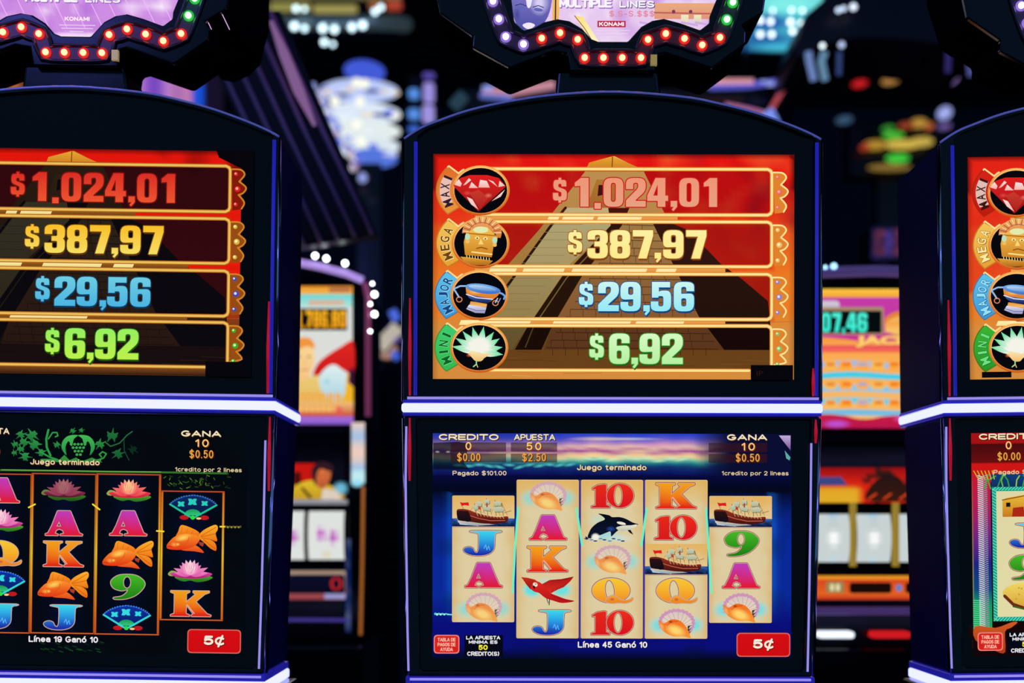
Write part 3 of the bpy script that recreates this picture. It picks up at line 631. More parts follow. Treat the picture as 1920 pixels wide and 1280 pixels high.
    for i in range(4):
        cy = CY[i]; cx = 900.5 if i < 2 else 898.5
        art.begin('jackpot_medallion', 'med%d' % i)
        band = ell(cx, cy, 83, 66, 18, 138, 222) + ell(cx, cy, 50, 44, 18, 222, 138)
        art.poly(band, bandc[i][0], bandc[i][1]); art.stroke(band, 2.2, mixc(bandc[i][1], (120, 60, 20), .35), closed=True)
        art.stroke(ell(cx, cy, 83, 66, 4, 222, 224) + ell(cx, cy, 56, 48, 4, 222, 235), 3, (255, 220, 150))
        word = names[i]; n = len(word); span = 50 if n < 5 else 58
        lc, ls = (((45, 25, 40), (235, 190, 180)), ((110, 65, 15), (255, 232, 160)), ((25, 70, 130), (150, 225, 245)), ((15, 95, 40), (110, 225, 130)))[i]
        if mode == 'right': lc, ls = ls, lc
        if i == 0:
            art.poly(ell(cx, cy, 77, 62, 10, 154, 206) + ell(cx, cy, 58, 49, 10, 206, 154), ls if mode == 'wash' else (225, 190, 180))
            if mode == 'right': lc = (60, 20, 20)
        for k, ch in enumerate(word):
            a = 180 - span / 2 + span * k / (n - 1) if ch else 0
            a = 180 - span / 2 + span * k / (n - 1)
            ar = math.radians(a); x = cx + 67.5 * math.cos(ar); y = cy - 56 * math.sin(ar) * -1 * -1
            y = cy + 56 * math.sin(math.radians(180 + span / 2 - span * (1 - k / (n - 1)) )) * -1
            y = cy + (0.5 - k / (n - 1)) * 2 * 56 * math.sin(math.radians(span / 2))
            wch = 11 if ch != 'I' else 4.5
            if ch == 'M': wch = 13
            art.text(ch, x - wch / 2, y - 8.5, x + wch / 2, y + 8.5, lc, 0.02, rot=-90 + (0.5 - k / (n - 1)) * -span * 0.9, sh=ls if i else None, shw=1.0)
        art.poly(ell(cx, cy, 54.5, 47, 40), o1, o2); art.poly(ell(cx, cy, 51.5, 44, 40), (255, 205, 120), (225, 120, 50)); art.poly(ell(cx, cy, 49.5, 42.3, 40), (6, 8, 14))
        u = U0
        if i == 0:
            T = lambda p: tr(p, 740, 240, u)
            art.poly(T([(498, 490), (560, 430), (640, 405), (790, 405), (890, 430), (948, 500), (715, 718)]), (222, 30, 30), (170, 25, 25))
            art.poly(T([(500, 500), (715, 530), (948, 505), (715, 718)]), (205, 30, 30), (150, 18, 20))
            art.poly(T([(640, 560), (715, 530), (800, 600), (730, 700)]), (200, 60, 45), (175, 30, 30))
            for f in ([(505, 488), (545, 440), (572, 478), (560, 505)], [(582, 495), (632, 432), (652, 448), (605, 488)], [(632, 516), (655, 465), (712, 516)], [(715, 512), (728, 445), (785, 455), (812, 512)], [(798, 445), (842, 460), (880, 508)], [(885, 508), (895, 455), (942, 496)], [(615, 592), (662, 612), (715, 702), (650, 655)], [(826, 630), (942, 528), (905, 590)]):
                art.poly(T(f), (250, 225, 220), (245, 180, 170))
            art.glow(740 + 800 * u, 240 + 580 * u, 8, 5, (235, 120, 100), 0.9); art.glow(740 + 620 * u, 240 + 560 * u, 9, 5, (240, 90, 80), 0.6)
        if i == 1:
            T = lambda p: tr(p, 740, 240, u)
            art.poly(T(ell(745, 905, 170, 145, 24, 180, 360) + [(905, 945), (875, 940), (860, 905), (600, 900)]), (240, 180, 105), (215, 120, 60))
            for k in range(17):
                a = math.radians(188 + k * 10.6); art.stroke(T([(745 + 105 * math.cos(a), 905 + 88 * math.sin(a)), (745 + 162 * math.cos(a), 905 + 138 * math.sin(a))]), 1.5, (165, 75, 50) if k % 2 else (255, 225, 165))
            art.stroke(T(ell(745, 905, 112, 92, 16, 190, 350)), 2, (200, 100, 70))
            art.poly(T([(610, 900), (700, 850), (790, 850), (880, 940), (870, 1000), (845, 1010), (830, 1110), (600, 1090), (590, 980)]), (245, 195, 85), (205, 130, 35))
            art.poly(T(ell(735, 875, 65, 28, 14)), (225, 235, 175)); art.stroke(T([(620, 905), (860, 925)]), 2.4, (190, 110, 30))
            for x, y in ((705, 945), (775, 950)): art.poly(T(ell(x, y, 20, 12, 10)), (255, 235, 160)); art.poly(T(ell(x, y + 2, 8, 7, 8)), (120, 65, 20))
            art.poly(T([(735, 950), (760, 1000), (715, 1000)]), (250, 215, 120)); art.stroke(T([(700, 1035), (740, 1025), (790, 1040)]), 2.2, (150, 80, 25)); art.stroke(T([(660, 1065), (830, 1085)]), 2.6, (255, 225, 140))
            for x, y in ((622, 935), (855, 965)): art.poly(T(ell(x, y, 22, 30, 10)), (185, 225, 190)); art.poly(T(ell(x, y + 40, 18, 16, 10)), (240, 190, 100))
            art.poly(T([(560, 1105), (620, 1110), (840, 1140), (800, 1178), (680, 1180), (600, 1155)]), (225, 165, 60), (180, 105, 25))
            for k in range(9): art.stroke(T([(615 + k * 24, 1092 + k * 3), (617 + k * 24, 1112 + k * 3)]), 1.3, (255, 230, 150))
        if i == 2:
            T = lambda p: tr(p, 740, 490, u)
            art.stroke(T([(640, 215), (560, 215), (505, 240), (525, 270), (550, 310)]), 3, (150, 190, 240)); art.stroke(T([(860, 260), (920, 280), (945, 300), (935, 325)]), 3.4, (110, 170, 235))
            for x, y in ((552, 330), (862, 360)): art.stroke(T(ell(x, y, 24, 22, 12)), 1.6, (240, 140, 90), closed=True)
            art.stroke(T([(880, 320), (862, 355)]), 2.2, (180, 200, 240)); art.stroke(T([(905, 320), (890, 350)]), 1.6, (120, 170, 230))
            art.poly(T([(607, 225), (905, 262), (880, 300), (835, 335), (800, 360), (690, 350), (635, 310), (612, 270)]), (235, 150, 60), (215, 115, 35), horiz=False)
            art.glow(740 + 690 * u, 490 + 265 * u, 14, 5, (255, 215, 120), 0.8)
            art.poly(T([(612, 285), (840, 325), (800, 362), (690, 352), (640, 320)]), (70, 110, 190), (20, 30, 80)); art.stroke(T([(612, 285), (700, 315), (838, 328)]), 1.6, (245, 245, 255))
            art.poly(T(ell(755, 238, 152, 40, 24, rot=8)), (120, 180, 235), (60, 110, 200)); art.poly(T(ell(752, 232, 120, 20, 20, rot=8)), (190, 215, 240), (100, 150, 215))
            art.poly(T([(650, 345), (790, 368), (785, 395), (640, 380)]), (235, 150, 60), (245, 190, 100)); art.poly(T([(635, 375), (785, 398), (770, 448), (690, 445), (612, 412)]), (225, 225, 250), (150, 150, 190))
            art.stroke(T([(620, 400), (700, 425), (775, 425)]), 1.4, (110, 110, 170))
        if i == 3:
            T = lambda p: tr(p, 740, 490, u)
            for tx, ty in ((490, 733), (522, 662), (583, 603), (667, 568), (762, 564), (848, 610), (897, 665), (922, 738), (926, 802)):
                bx, by = 725, 775; a = math.degrees(math.atan2(-(ty - by), tx - bx)); Lf = math.hypot(tx - bx, ty - by)
                p = petal(bx, by, Lf, 34, a); d = lambda x, y: mixc((245, 245, 235), (70, 215, 140), (math.hypot(x - (740 + bx * u), y - (490 + by * u)) / (Lf * u) - 0.5) * 2.4)
                art.poly(T(p), d); art.stroke(T([(bx, by), (tx, ty)]), 0.7, (200, 245, 215), caps=False)
            art.glow(740 + 725 * u, 490 + 730 * u, 24, 17, (245, 243, 232), 1.0, core=0.65)
            art.poly(T(smooth([(630, 800), (660, 770), (740, 790), (820, 795), (770, 830), (740, 858), (690, 855), (655, 820)], 4)), (250, 230, 180), (240, 190, 110))
            art.glow(740 + 635 * u, 490 + 808 * u, 5, 4, (215, 90, 50), 0.9); art.stroke(T([(700, 855), (700, 885), (675, 905)]), 2.2, (160, 225, 150)); art.stroke(T([(702, 885), (712, 910)]), 1.6, (235, 190, 110))
    art.begin('base')
    art.poly(rect(1407, 684, 1486, 712), (6, 6, 12))
    if mode != 'left': art.text('IP', 1418, 695, 1430, 704, (48, 22, 18), 0.0)
    if mode == 'right': art.poly(rect(830, 697, 886, 708), (10, 10, 14))

# ------------------------------------------------------------------ game screens (lower display)
CREAM = (240, 225, 185); AMB = (235, 165, 70)
def hud(art, win_line, cells=True):
    sh = (60, 25, 10); T = lambda *p, **k: stext(art, *p, **k)
    T('CREDITO', 823, 814, 935, 825.5, CREAM, 2.7, sh=sh, gap=2.2); T('APUESTA', 964, 814, 1041, 825.5, CREAM, 2.2, sh=sh, gap=2.6); T('GANA', 1363, 813.5, 1438, 825, CREAM, 2.7, sh=sh, gap=2.6)
    c = (255, 205, 120); cs = (130, 55, 15); cs2 = (90, 35, 10)
    T('0', 873, 829, 884, 844, c, 2.2, sh=cs); T('$0.00', 857, 850, 901, 865, AMB, 2.0, sh=cs2, gap=4.2)
    T('50', 987, 829.5, 1015, 844, c, 2.3, sh=cs, gap=5); T('$2.50', 979, 850, 1024, 865, AMB, 2.0, sh=cs2, gap=4.2)
    T('10', 1390, 829.5, 1415, 844, c, 2.3, sh=cs, gap=5); T('$0.50', 1379, 850, 1424, 865, AMB, 2.0, sh=cs2, gap=4.2)
    T('Pagado $101.00', 849, 883, 950, 891.5, (230, 205, 160), 1.5); T('1credito por 2 lineas', 1353, 882.5, 1478, 890.5, (230, 205, 160), 1.35)
    T('Juego terminado', 1082, 871, 1212, 881.5, (240, 215, 165), 1.9, sh=sh)
    if win_line: T(win_line, 1084, 1202, 1214, 1213.5, (240, 235, 235), 2.3, sh=(15, 15, 40))
    art.begin('denomination_button')
    b = rrect(1381, 1185, 1481.5, 1230, 8); art.poly(b, (215, 100, 90)); art.poly(rrect(1383, 1187, 1479.5, 1228, 7), (212, 14, 20), (205, 12, 18))
    T('5', 1411, 1197, 1430, 1214.5, (250, 235, 215), 4.2, sh=(110, 20, 15)); T('¢', 1432.5, 1194, 1451, 1215, (250, 235, 215), 3.8, sh=(110, 20, 15))
    art.begin('help_button')
    art.poly(rrect(814.5, 1190, 862.5, 1225, 7), (240, 130, 120)); art.poly(rrect(816.5, 1192, 860.5, 1223, 6), (214, 34, 30))
    for k, t in enumerate(('TABLA DE', 'PAGOS DE', 'AYUDA')):
        wd = (17, 17, 12)[k]; T(t, 838.5 - wd, 1195.5 + k * 9, 838.5 + wd, 1202.5 + k * 9, (255, 180, 160), 1.4)
    art.begin('base')
    art.poly(rect(872, 1190, 944, 1231), (5, 8, 22))
    T('LA APUESTA', 875, 1191.5, 939, 1198.5, (230, 230, 235), 1.7); T('MINIMA ES', 880, 1200, 934, 1206.5, (230, 230, 235), 1.6)
    T('50', 898, 1208.5, 915.5, 1218, (245, 235, 60), 2.2); T('CREDITO(S)', 877, 1221, 937, 1229, (230, 230, 235), 1.8)
def ocean_game(art):
    def bg(x, y):
        if y < 890:
            t = (y - 812) / 78
            w_ = 0.06 * n_(x, y, .03, 4)
            t2 = t + w_
            st = [(0, (30, 60, 200)), (.13, (80, 80, 200)), (.25, (190, 140, 190)), (.33, (235, 200, 170)), (.42, (160, 70, 150)), (.5, (230, 190, 150)), (.58, (245, 215, 150)), (.64, (120, 200, 170)), (.72, (30, 120, 130)), (.8, (18, 50, 110)), (1.0, (10, 14, 90))]
            for (a, ca), (b, cb) in zip(st, st[1:]):
                if t2 <= b: c = mixc(ca, cb, (t2 - a) / (b - a)); break
            else: c = st[-1][1]
            side = max(0, (abs(x - 1150) - 190) / 150)
            if x > 1300: c = mixc(c, (10, 14, 50), min(1, (x - 1300) / 70))
            if x < 1100: c = mixc(c, (18, 30, 90), 0.35 * max(0, min(1, (1090 - x) / 200)))
            return c
        if y < 925: return mixc((8, 10, 60), (3, 8, 30), (y - 890) / 25)
        k = min(1, (y - 915) / 60)
        c = mixc((3, 8, 30), (10, 40, 150), k)
        if x > 1440 or x < 850: c = mixc(c, (20, 110, 215), max(0, 1 - abs((x - 848 if x < 900 else 1449 - x)) / 16 * 1.0) * .6)
        if y > 1120: c = mixc(c, (10, 14, 120), (y - 1120) / 50)
        if y > 1215: c = mixc(c, (4, 8, 40), (y - 1215) / 20)
        c = mixc(c, (4, 20, 40), max(0, n_(x, y, .02, 9)) * .5)
        return c
    art.grid(811, 812, 1486, 1236, 84, 90, bg)
    for k in range(9):
        random.seed(k + 40); x = 1105 + k * 22; art.glow(x, 858 + random.uniform(-3, 6), 18, 4, (190, 235, 200), 0.8, rot=random.uniform(-15, 15))
    for k in range(12):
        random.seed(k + 80); x = 860 + k * 19; art.glow(x, 872 + random.uniform(-2, 5), 14, 4, (90, 210, 205), 0.8, rot=random.uniform(-15, 15))
    art.glow(1180, 822, 70, 4, (235, 225, 210), .6); art.glow(1230, 834, 60, 3.5, (225, 140, 190), .7)
    for a, b in ((1120, 822), (1200, 845)): art.glow(a, b, 60, 5, (255, 225, 160), 0.6)
    art.poly([(1462, 815), (1484, 815), (1484, 843)], (190, 170, 215), (110, 60, 150)); art.poly([(1473, 843), (1484, 856), (1482, 862), (1476, 858)], (90, 170, 160))
    # wings of dark over the counters
    art.poly([(812, 830), (860, 828), (880, 832), (870, 868), (880, 880), (812, 880)], (8, 12, 30), a=0.85)
    for r in (rect(845, 829, 949, 846.5), rect(845, 850, 949, 866.5), rect(958, 829, 1045, 846.5), rect(958, 850, 1045, 866.5), rect(1330, 829, 1440, 846.5), rect(1330, 850, 1440, 866.5)): art.poly(r, (50, 18, 30), a=0.72)
    for x in (820, 840): art.glow(x, 847, 5, 2.5, (190, 190, 180), .8)
    cols = [(848, 965, 929, 1167), (969, 1086, 899, 1197), (1090, 1206.5, 899, 1197), (1210, 1327.5, 899, 1197), (1330.5, 1448, 929, 1167)]
    syms = [['ship', 'J', 'A', 'shell'], ['shell', 'A', 'K', 'parrot', 'J'], ['10', 'orca', 'shell', 'Q', '10'], ['K', '10', 'ship', 'Q', 'shellv'], ['ship', '9', 'A', 'shellv']]
    for ci, (x0, x1, y0, y1) in enumerate(cols):
        art.begin('reel_strip', 'reel%d' % ci)
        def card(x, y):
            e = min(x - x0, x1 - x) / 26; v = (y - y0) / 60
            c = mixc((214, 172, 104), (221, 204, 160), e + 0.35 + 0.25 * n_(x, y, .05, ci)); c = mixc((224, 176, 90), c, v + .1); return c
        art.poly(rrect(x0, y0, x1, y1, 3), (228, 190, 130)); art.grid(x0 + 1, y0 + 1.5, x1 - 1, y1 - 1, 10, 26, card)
        for k, s_ in enumerate(syms[ci]):
            cx = (x0 + x1) / 2; cy = y0 + 29.8 + k * 59.6
            if s_ == 'ship':
                yy0 = y0 + k * 59.6; s_ship(art, cx, cy - 0.5, x0, x1, yy0 + 1, yy0 + 58); art.poly(rect(x0 + .5, yy0 + 58, x1 - .5, yy0 + 60), (190, 150, 130))
            elif s_ == 'J': s_J(art, cx - (3 if ci == 0 else -6), cy)
            elif s_ == 'A': s_A(art, cx + 1, cy)
            elif s_ == 'K': s_K(art, cx, cy)
            elif s_ == 'Q': s_Q(art, cx + 1, cy)
            elif s_ == '9': s_9(art, cx + 1, cy)
            elif s_ == '10': s_10(art, cx + (1 if ci == 2 else -1), cy)
            elif s_ == 'shell': s_shell(art, cx + 1, cy + 1, 0.72)
            elif s_ == 'shellv': s_shell(art, cx + 1, cy + 1, 1.0)
            elif s_ == 'orca': s_orca(art, cx, cy)
            elif s_ == 'parrot': s_parrot(art, cx, cy)
    art.begin('base')
    for x in (1088, 1208.3): art.poly(rect(x - 1.6, 899, x + 1.6, 1197), (60, 50, 150))
    cy_ = (110, 240, 190)
    for ln in ([(972, 952), (966, 1030), (962, 1111)], [(1081, 953), (1092, 1022)], [(1213, 953), (1203, 1022)], [(1324, 953), (1328, 1010), (1334.5, 1111)]): art.stroke(ln, 4.2, cy_)
    for k in range(8): art.poly(ell(817 + k * 3.4, 1151 + (k % 2), 2.2, 2.6 - k * .15, 6), (190, 240, 235) if k % 2 else (70, 215, 200))
    art.stroke([(840, 1152), (848, 1152.5)], 2.2, (120, 235, 225))
    hud(art, 'Línea 45 Ganó 10')
THL = 0.0145
def LI(px, py):
    """photo point on the left machine -> same place on an upright machine"""
    dx, dy = px - 126, py - 745; c, s = math.cos(THL), math.sin(THL)
    return (dx * c + dy * s + 1148, -dx * s + dy * c + 755)
def garden_game(art):
    art.grid(811, 812, 1486, 1236, 40, 30, lambda x, y: mixc((4, 9, 16), (5, 14, 18), max(0, n_(x, y, .02, 3))))
    G = (45, 150, 70)
    def P(pts): return [LI(*p) for p in pts]
    def leafy(px, py, r, k, c=G):
        pts = []
        for i in range(14):
            a = 2 * math.pi * i / 14 + k; rr = r * (1.0 if i % 2 else 0.55) * (1 + 0.3 * math.sin(i * 2.3 + k)); pts.append((px + rr * 1.15 * math.cos(a), py + rr * math.sin(a)))
        art.poly(smooth(P(pts), 3), c, mixc(c, (10, 60, 35), .45))
    for px, py, r, k in ((36, 814, 9, 1), (57, 815, 12, 2), (42, 828, 10, 3), (62, 833, 12, 4), (36, 841, 8, .5), (44, 855, 10, 1.5), (25, 832, 7, 2.2), (24, 848, 6, .4), (75, 848, 9, 3.6), (104, 833, 7, 4.2), (208, 816, 12, 2.6), (219, 850, 11, 1.1), (185, 832, 10, .8), (134, 807, 6, 3), (150, 806, 5, 1), (247, 842, 9, 2)):
        leafy(px, py, r, k, G if px < 200 else mixc(G, (8, 25, 20), .25 + max(0, px - 215) / 50))
    st = lambda pts, w_, c=G: art.stroke(P(pts), w_, c)
    st([(88, 805), (84, 822), (85, 838), (92, 853)], 4); st([(88, 822), (96, 810), (104, 810), (106, 816), (101, 818)], 2.6)
    st([(75, 862), (95, 862), (115, 864), (140, 865), (165, 865), (185, 862)], 5); st([(72, 846), (90, 856), (105, 861)], 3)
    for s_ in (-1, 1):
        art.poly(smooth(P([(144, 815), (144 + s_ * 18, 816), (144 + s_ * 29, 826), (144 + s_ * 31, 840), (144 + s_ * 22, 853), (144 + s_ * 24, 838), (144 + s_ * 18, 826), (144 + s_ * 12, 836), (144 + s_ * 8, 822)]), 3), (70, 185, 85), (35, 140, 65))
    for j in range(4):
        for i in range(4 - j + 1): art.poly(ell(*LI(131 + j * 3.6 + i * 6.5 , 832 + j * 6.5), 2.8, 2.5, 8), (60, 165, 80))
    st([(180, 862), (192, 858), (197, 850), (190, 846), (184, 851), (188, 856)], 2.6); st([(195, 828), (205, 836), (222, 830), (236, 815), (246, 808)], 2, (40, 110, 60)); st([(230, 822), (231, 845), (240, 862)], 1.6, (25, 75, 45))
    art.poly(P([(108, 862), (118, 852), (128, 862), (140, 857), (152, 864), (170, 857), (190, 866), (108, 868)]), (50, 140, 60))
    x0, y0 = LI(-60, 880); x1, _ = LI(455, 887)
    art.stroke(P([(-60, 880), (100, 882), (200, 884), (320, 885), (425, 887)]), 3.5, (50, 110, 40)); art.stroke(P([(0, 880), (100, 881.5), (200, 883), (300, 884)]), 1.2, (130, 190, 90))
    for k in range(46):
        random.seed(k); px = random.uniform(308, 430); py = random.uniform(890, 915); a = random.uniform(0, 6)
        art.stroke(P([(px, py), (px + 6 * math.cos(a), py + 4 * math.sin(a))]), 1.6, mixc((20, 50, 15), (90, 130, 35), random.random() * (1 if px < 400 else .3)))
    for k in range(24):
        random.seed(k + 5); px = random.uniform(60, 190); py = random.uniform(1203, 1222); art.stroke(P([(px, py), (px + 7, py + 2)]), 1.8, mixc((8, 25, 15), (20, 70, 35), random.random()))
    cols = [(-62, 56.5, 888, 1186), (59, 178.5, 888, 1187), (180.5, 298.5, 889, 1189), (303, 418, 921, 1162)]
    S = [[('A', 0, 918), ('lotusp', 0, 975), ('Q', 0, 1037), ('fan', 0, 1094), ('J', -5, 1155)],
         [('lotusd', 118, 918), ('A', 119, 980), ('K', 118, 1038), ('fish', 117, 1098), ('J', 115, 1157)],
         [('lotus', 241, 919), ('A', 240, 980), ('fish', 239, 1040), ('9', 238, 1100), ('fan', 237, 1158)],
         [('fang', 362, 951), ('fish', 360, 1010), ('lotusp', 357, 1070), ('K', 358, 1131)]]
    def fr(x, y):
        t = abs((y - 1045) / 150); return mixc((235, 195, 50), (205, 80, 25), t * 1.0)
    for ci, (xa, xb, ya, yb) in enumerate(cols):
        art.begin('reel_strip', 'reel%d' % ci)
        box = [LI(xa + (3 if True else 0), ya), LI(xb + 3, ya), LI(xb - 1.5, yb), LI(xa - 1.5, yb)]
        bx0 = LI(xa + 1, ya)[0]; bx1 = LI(xb + 1, ya)[0]; by0 = LI((xa + xb) / 2, ya)[1]; by1 = LI((xa + xb) / 2, yb)[1]
        art.grid(bx0, by0, bx1, by1, 8, 20, lambda x, y: mixc((8, 16, 60), (4, 9, 20), min(1, abs((x - (bx0 + bx1) / 2) / 45)) * .6 + .45 + .2 * n_(x, y, .03, 2)))
        n = 12
        for q, r in ((bx0, None), (bx1, None)):
            for wd, f in ((4.6, lambda x, y: mixc(fr(x, y), (90, 40, 10), .5)), (2.4, fr)):
                art.stroke([(q, by0 + (by1 - by0) * i / n) for i in range(n + 1)], wd, f, caps=False)
        for q, c in ((by0, (190, 80, 50)), (by1, (205, 100, 50))): art.stroke([(bx0 - 1.5, q), (bx1 + 1.5, q)], 3.0, (110, 30, 15)); art.stroke([(bx0 - 1, q), (bx1 + 1, q)], 1.8, c)
        for s_, px, py in S[ci]:
            x, y = LI(px, py)
            if s_ == 'A': s_A(art, x, y, False)
            if s_ == 'K': s_K(art, x, y, False)
            if s_ == 'J': s_J(art, x, y, False)
            if s_ == 'Q': s_Q(art, x, y, False)
            if s_ == '9': s_9(art, x, y, False)
            if s_ == 'fish': s_fish(art, x, y)
            if s_ == 'fan': s_fan(art, x, y)
            if s_ == 'fang': s_fan(art, x, y, True)
            if s_ == 'lotus': s_lotus(art, x, y, 'warm')
            if s_ == 'lotusp': s_lotus(art, x, y, 'pink')
            if s_ == 'lotusd': s_lotus(art, x, y, 'dusk', 0.75)
    art.begin('base')
    for ln in ([(54, 951), (66, 945)], [(174, 945), (187, 955)], [(294, 995), (307, 996)], [(413, 987), (425, 987)]): art.stroke(P(ln), 3, (240, 220, 60))
    for k in range(9): art.poly(ell(*LI(424 + k * 3.4, 987 + (k % 2)), 2, 2.2, 6), (150, 140, 60) if k % 2 else (90, 80, 30))
    hud(art, 'Línea 19 Ganó 10')
def fiesta_game(art):
    X = lambda x: x - 1010 if False else x
    def P(pts): return [(px - 1010 + (-0.012) * (py - 1000) * -1 * -1, py + 3) for px, py in pts]
    art.poly(rect(811, 812, 1486, 1236), (20, 5, 8))
    def band(x, y):
        if y < 832: return (165, 18, 20)
        if y < 868: return mixc((70, 12, 14), (105, 14, 16), (y - 832) / 36)
        return (205, 22, 22)
    art.grid(812, 812, 1486, 905, 4, 30, band)
    art.poly(rect(812, 890, 832, 1195), lambda x, y: mixc((200, 25, 40), (120, 30, 120), (y - 900) / 80) if y < 990 else (mixc((120, 30, 120), (15, 30, 120), (y - 990) / 70) if y < 1080 else mixc((15, 30, 120), (20, 160, 110), (y - 1080) / 60)))
    seg = [(890, (200, 25, 40)), (960, (170, 30, 90)), (1010, (110, 35, 130)), (1060, (25, 35, 130)), (1110, (15, 70, 130)), (1140, (20, 150, 100)), (1195, (30, 170, 90))]
    for (ya, ca), (yb, cb) in zip(seg, seg[1:]): art.poly(rect(814, ya, 848, yb), ca, cb)
    for k in range(74):
        y = 893 + k * 4; art.stroke([(824, y), (833, y + 3)], 2.2, (205, 205, 215)); art.stroke([(834, y + 1.5), (841, y - 1)], 1.8, (150, 150, 170))
    for k in range(16): art.stroke([(812, 1130 + k * 4), (826, 1131 + k * 4)], 1.6, (90, 220, 150))
    art.poly(rect(848, 890, 1440, 930), (18, 60, 120), (12, 40, 80))
    for k in range(26):
        random.seed(k); x = 835 + k * 12; art.stroke([(x, 918), (x + random.uniform(-7, 7), 902), (x + random.uniform(-14, 14), 888 + random.uniform(0, 8))], 2.4, mixc((30, 150, 60), (160, 200, 60), random.random()))
    for k in range(6): art.stroke([(824 + k * 6, 900), (815 + k * 7, 884)], 1.5, (200, 200, 60))
    fr = rect(849, 915, 1446, 1170)
    art.poly(fr, (25, 150, 130)); art.poly(rect(857, 923, 1438, 1162), (222, 215, 165), (225, 218, 165))
    for k in range(44): art.stroke([(850, 919 + k * 5.7), (856, 923 + k * 5.7)], 1.8, (90, 225, 190))
    for k in range(100): art.stroke([(850 + k * 6, 921), (856 + k * 6, 916)], 1.8, (90, 225, 190)); art.stroke([(850 + k * 6, 1169), (856 + k * 6, 1163)], 1.8, (90, 225, 190))
    for ci in range(5):
        art.begin('reel_strip', 'reel%d' % ci)
        cx = 905 + ci * 118
        if ci: art.poly(rect(cx - 60, 924, cx - 57.5, 1161), (150, 110, 60))
        # adobe house
        art.poly([(cx - 38, 940), (cx - 30, 936), (cx + 20, 928), (cx + 30, 932), (cx + 32, 972), (cx - 38, 972)], (235, 190, 60), (200, 120, 30)); art.poly([(cx - 18, 955), (cx + 2, 953), (cx + 4, 972), (cx - 20, 972)], (170, 40, 20))
        art.poly(rect(cx - 31, 945, cx - 23, 953), (25, 25, 10)); art.poly(rect(cx + 8, 945, cx + 16, 953), (25, 25, 10)); art.stroke([(cx - 38, 940), (cx + 22, 929)], 2, (150, 70, 20))
        s_J(art, cx + 9, 1008); s_9(art, cx + 5, 1068)
        # folded corn tortilla
        art.poly(smooth([(cx - 40, 1115), (cx - 20, 1100), (cx + 15, 1097), (cx + 45, 1112), (cx + 50, 1135), (cx + 5, 1143), (cx - 25, 1132)], 4), (240, 215, 100), (215, 165, 60))
        art.stroke([(cx - 36, 1122), (cx - 20, 1138), (cx + 8, 1148), (cx + 46, 1142)], 6, (110, 40, 20)); art.stroke([(cx - 20, 1142), (cx + 20, 1152)], 3, (60, 100, 30))
        for k in range(8): random.seed(k); art.poly(ell(cx + random.uniform(-22, 34), random.uniform(1104, 1132), 2, 1.6, 6), (200, 150, 60))
    art.begin('base')
    art.poly(smooth([(812, 1178), (850, 1182), (880, 1172), (892, 1172), (880, 1182), (868, 1190), (868, 1228), (850, 1226), (812, 1205)], 3), (205, 90, 35), (170, 55, 20))
    hud(art, '')

# ------------------------------------------------------------------ the machines in front
XC = (1148 - 960) * D0 / FPX
def mapper(dref=0.0):
    k = (D0 + dref) / FPX
    return lambda px, py, d: ((px - 960) * k - XC, d, ZC + (HOR - py) * k)
MF = mapper(0); MT = mapper(0.02)
def loop(pts, mp=MF): return [(mp(p[0], p[1], 0)[0], mp(p[0], p[1], 0)[2]) for p in pts]
def arch(n=36, xa=757, xb=1538, ya=262, yt=174, ysh=0):
    ctrl = [(757, 262), (790, 241), (822, 228), (870, 211), (927, 197), (1007, 183), (1080, 176), (1148, 173.5), (1220, 177), (1290, 184), (1333, 192), (1400, 208), (1450, 224), (1500, 243), (1538, 262)]
    s = smooth([(724, 290)] + ctrl + [(1571, 290)], 4)
    return s[4:4 * len(ctrl) + 1]
ARCH = arch()
def bulb_meshes():
    out = {}
    for nm, core, gl in (('red', ((10.0, 1.1, 0.55), 1.0), ((1.0, 0.02, 0.015), 1.0)), ('white', ((4.0, 3.0, 9.0), 1.0), ((0.40, 0.25, 1.0), 0.9)), ('green', ((1.2, 9.0, 1.6), 1.0), ((0.03, 0.8, 0.08), 0.8))):
        bm = bmesh.new(); k = D0 / FPX
        add_ball(bm, (0, 0, 0), 6.2 * k, mat=0); add_ball(bm, (0, 0.002, 0), 10.5 * k, sy=0.5, mat=1)
        me = bpy.data.meshes.new('bulb'); bm.to_mesh(me); bm.free()
        me.materials.append(emis('bulb_core_' + nm, *core)); me.materials.append(globe('bulb_halo_globe_' + nm, gl[0], gl[1], 0.5))  # outer shell glows to draw the halo round each bulb
        out[nm] = me
    return out
BULB = bulb_meshes()
BULBS = [('white', 915, -24), ('white', 923, 9), ('white', 934, 42), ('white', 947, 75), ('white', 980, 89), ('red', 1014, 78), ('red', 1048, 68), ('red', 1081, 80), ('red', 1094, 114), ('red', 1129, 114), ('red', 1164, 114), ('red', 1199, 114), ('red', 1212, 80), ('red', 1245, 69), ('red', 1280, 78), ('red', 1313, 90), ('red', 1346, 76), ('green', 1359, 42), ('green', 1370, 10), ('green', 1380, -24)]
SIGN_IN = [(940, -60), (957, -4), (960, 22), (963, 44), (980, 60), (1000, 55), (1017, 45), (1043, 39), (1067, 43), (1090, 57), (1107, 76), (1120, 81), (1175, 81), (1184, 71), (1200, 53), (1220, 42), (1243, 38), (1273, 46), (1310, 59), (1327, 46), (1328, 33), (1337, 10), (1350, -20), (1362, -60)]
SIGN_OUT = [(800, -90), (824, 28), (886, 72), (884, 92), (954, 130), (1035, 99), (1062, 103), (1068, 135), (1226, 135), (1230, 105), (1244, 101), (1332, 130), (1395, 84), (1396, 62), (1388, 50), (1428, 26), (1446, -90)]
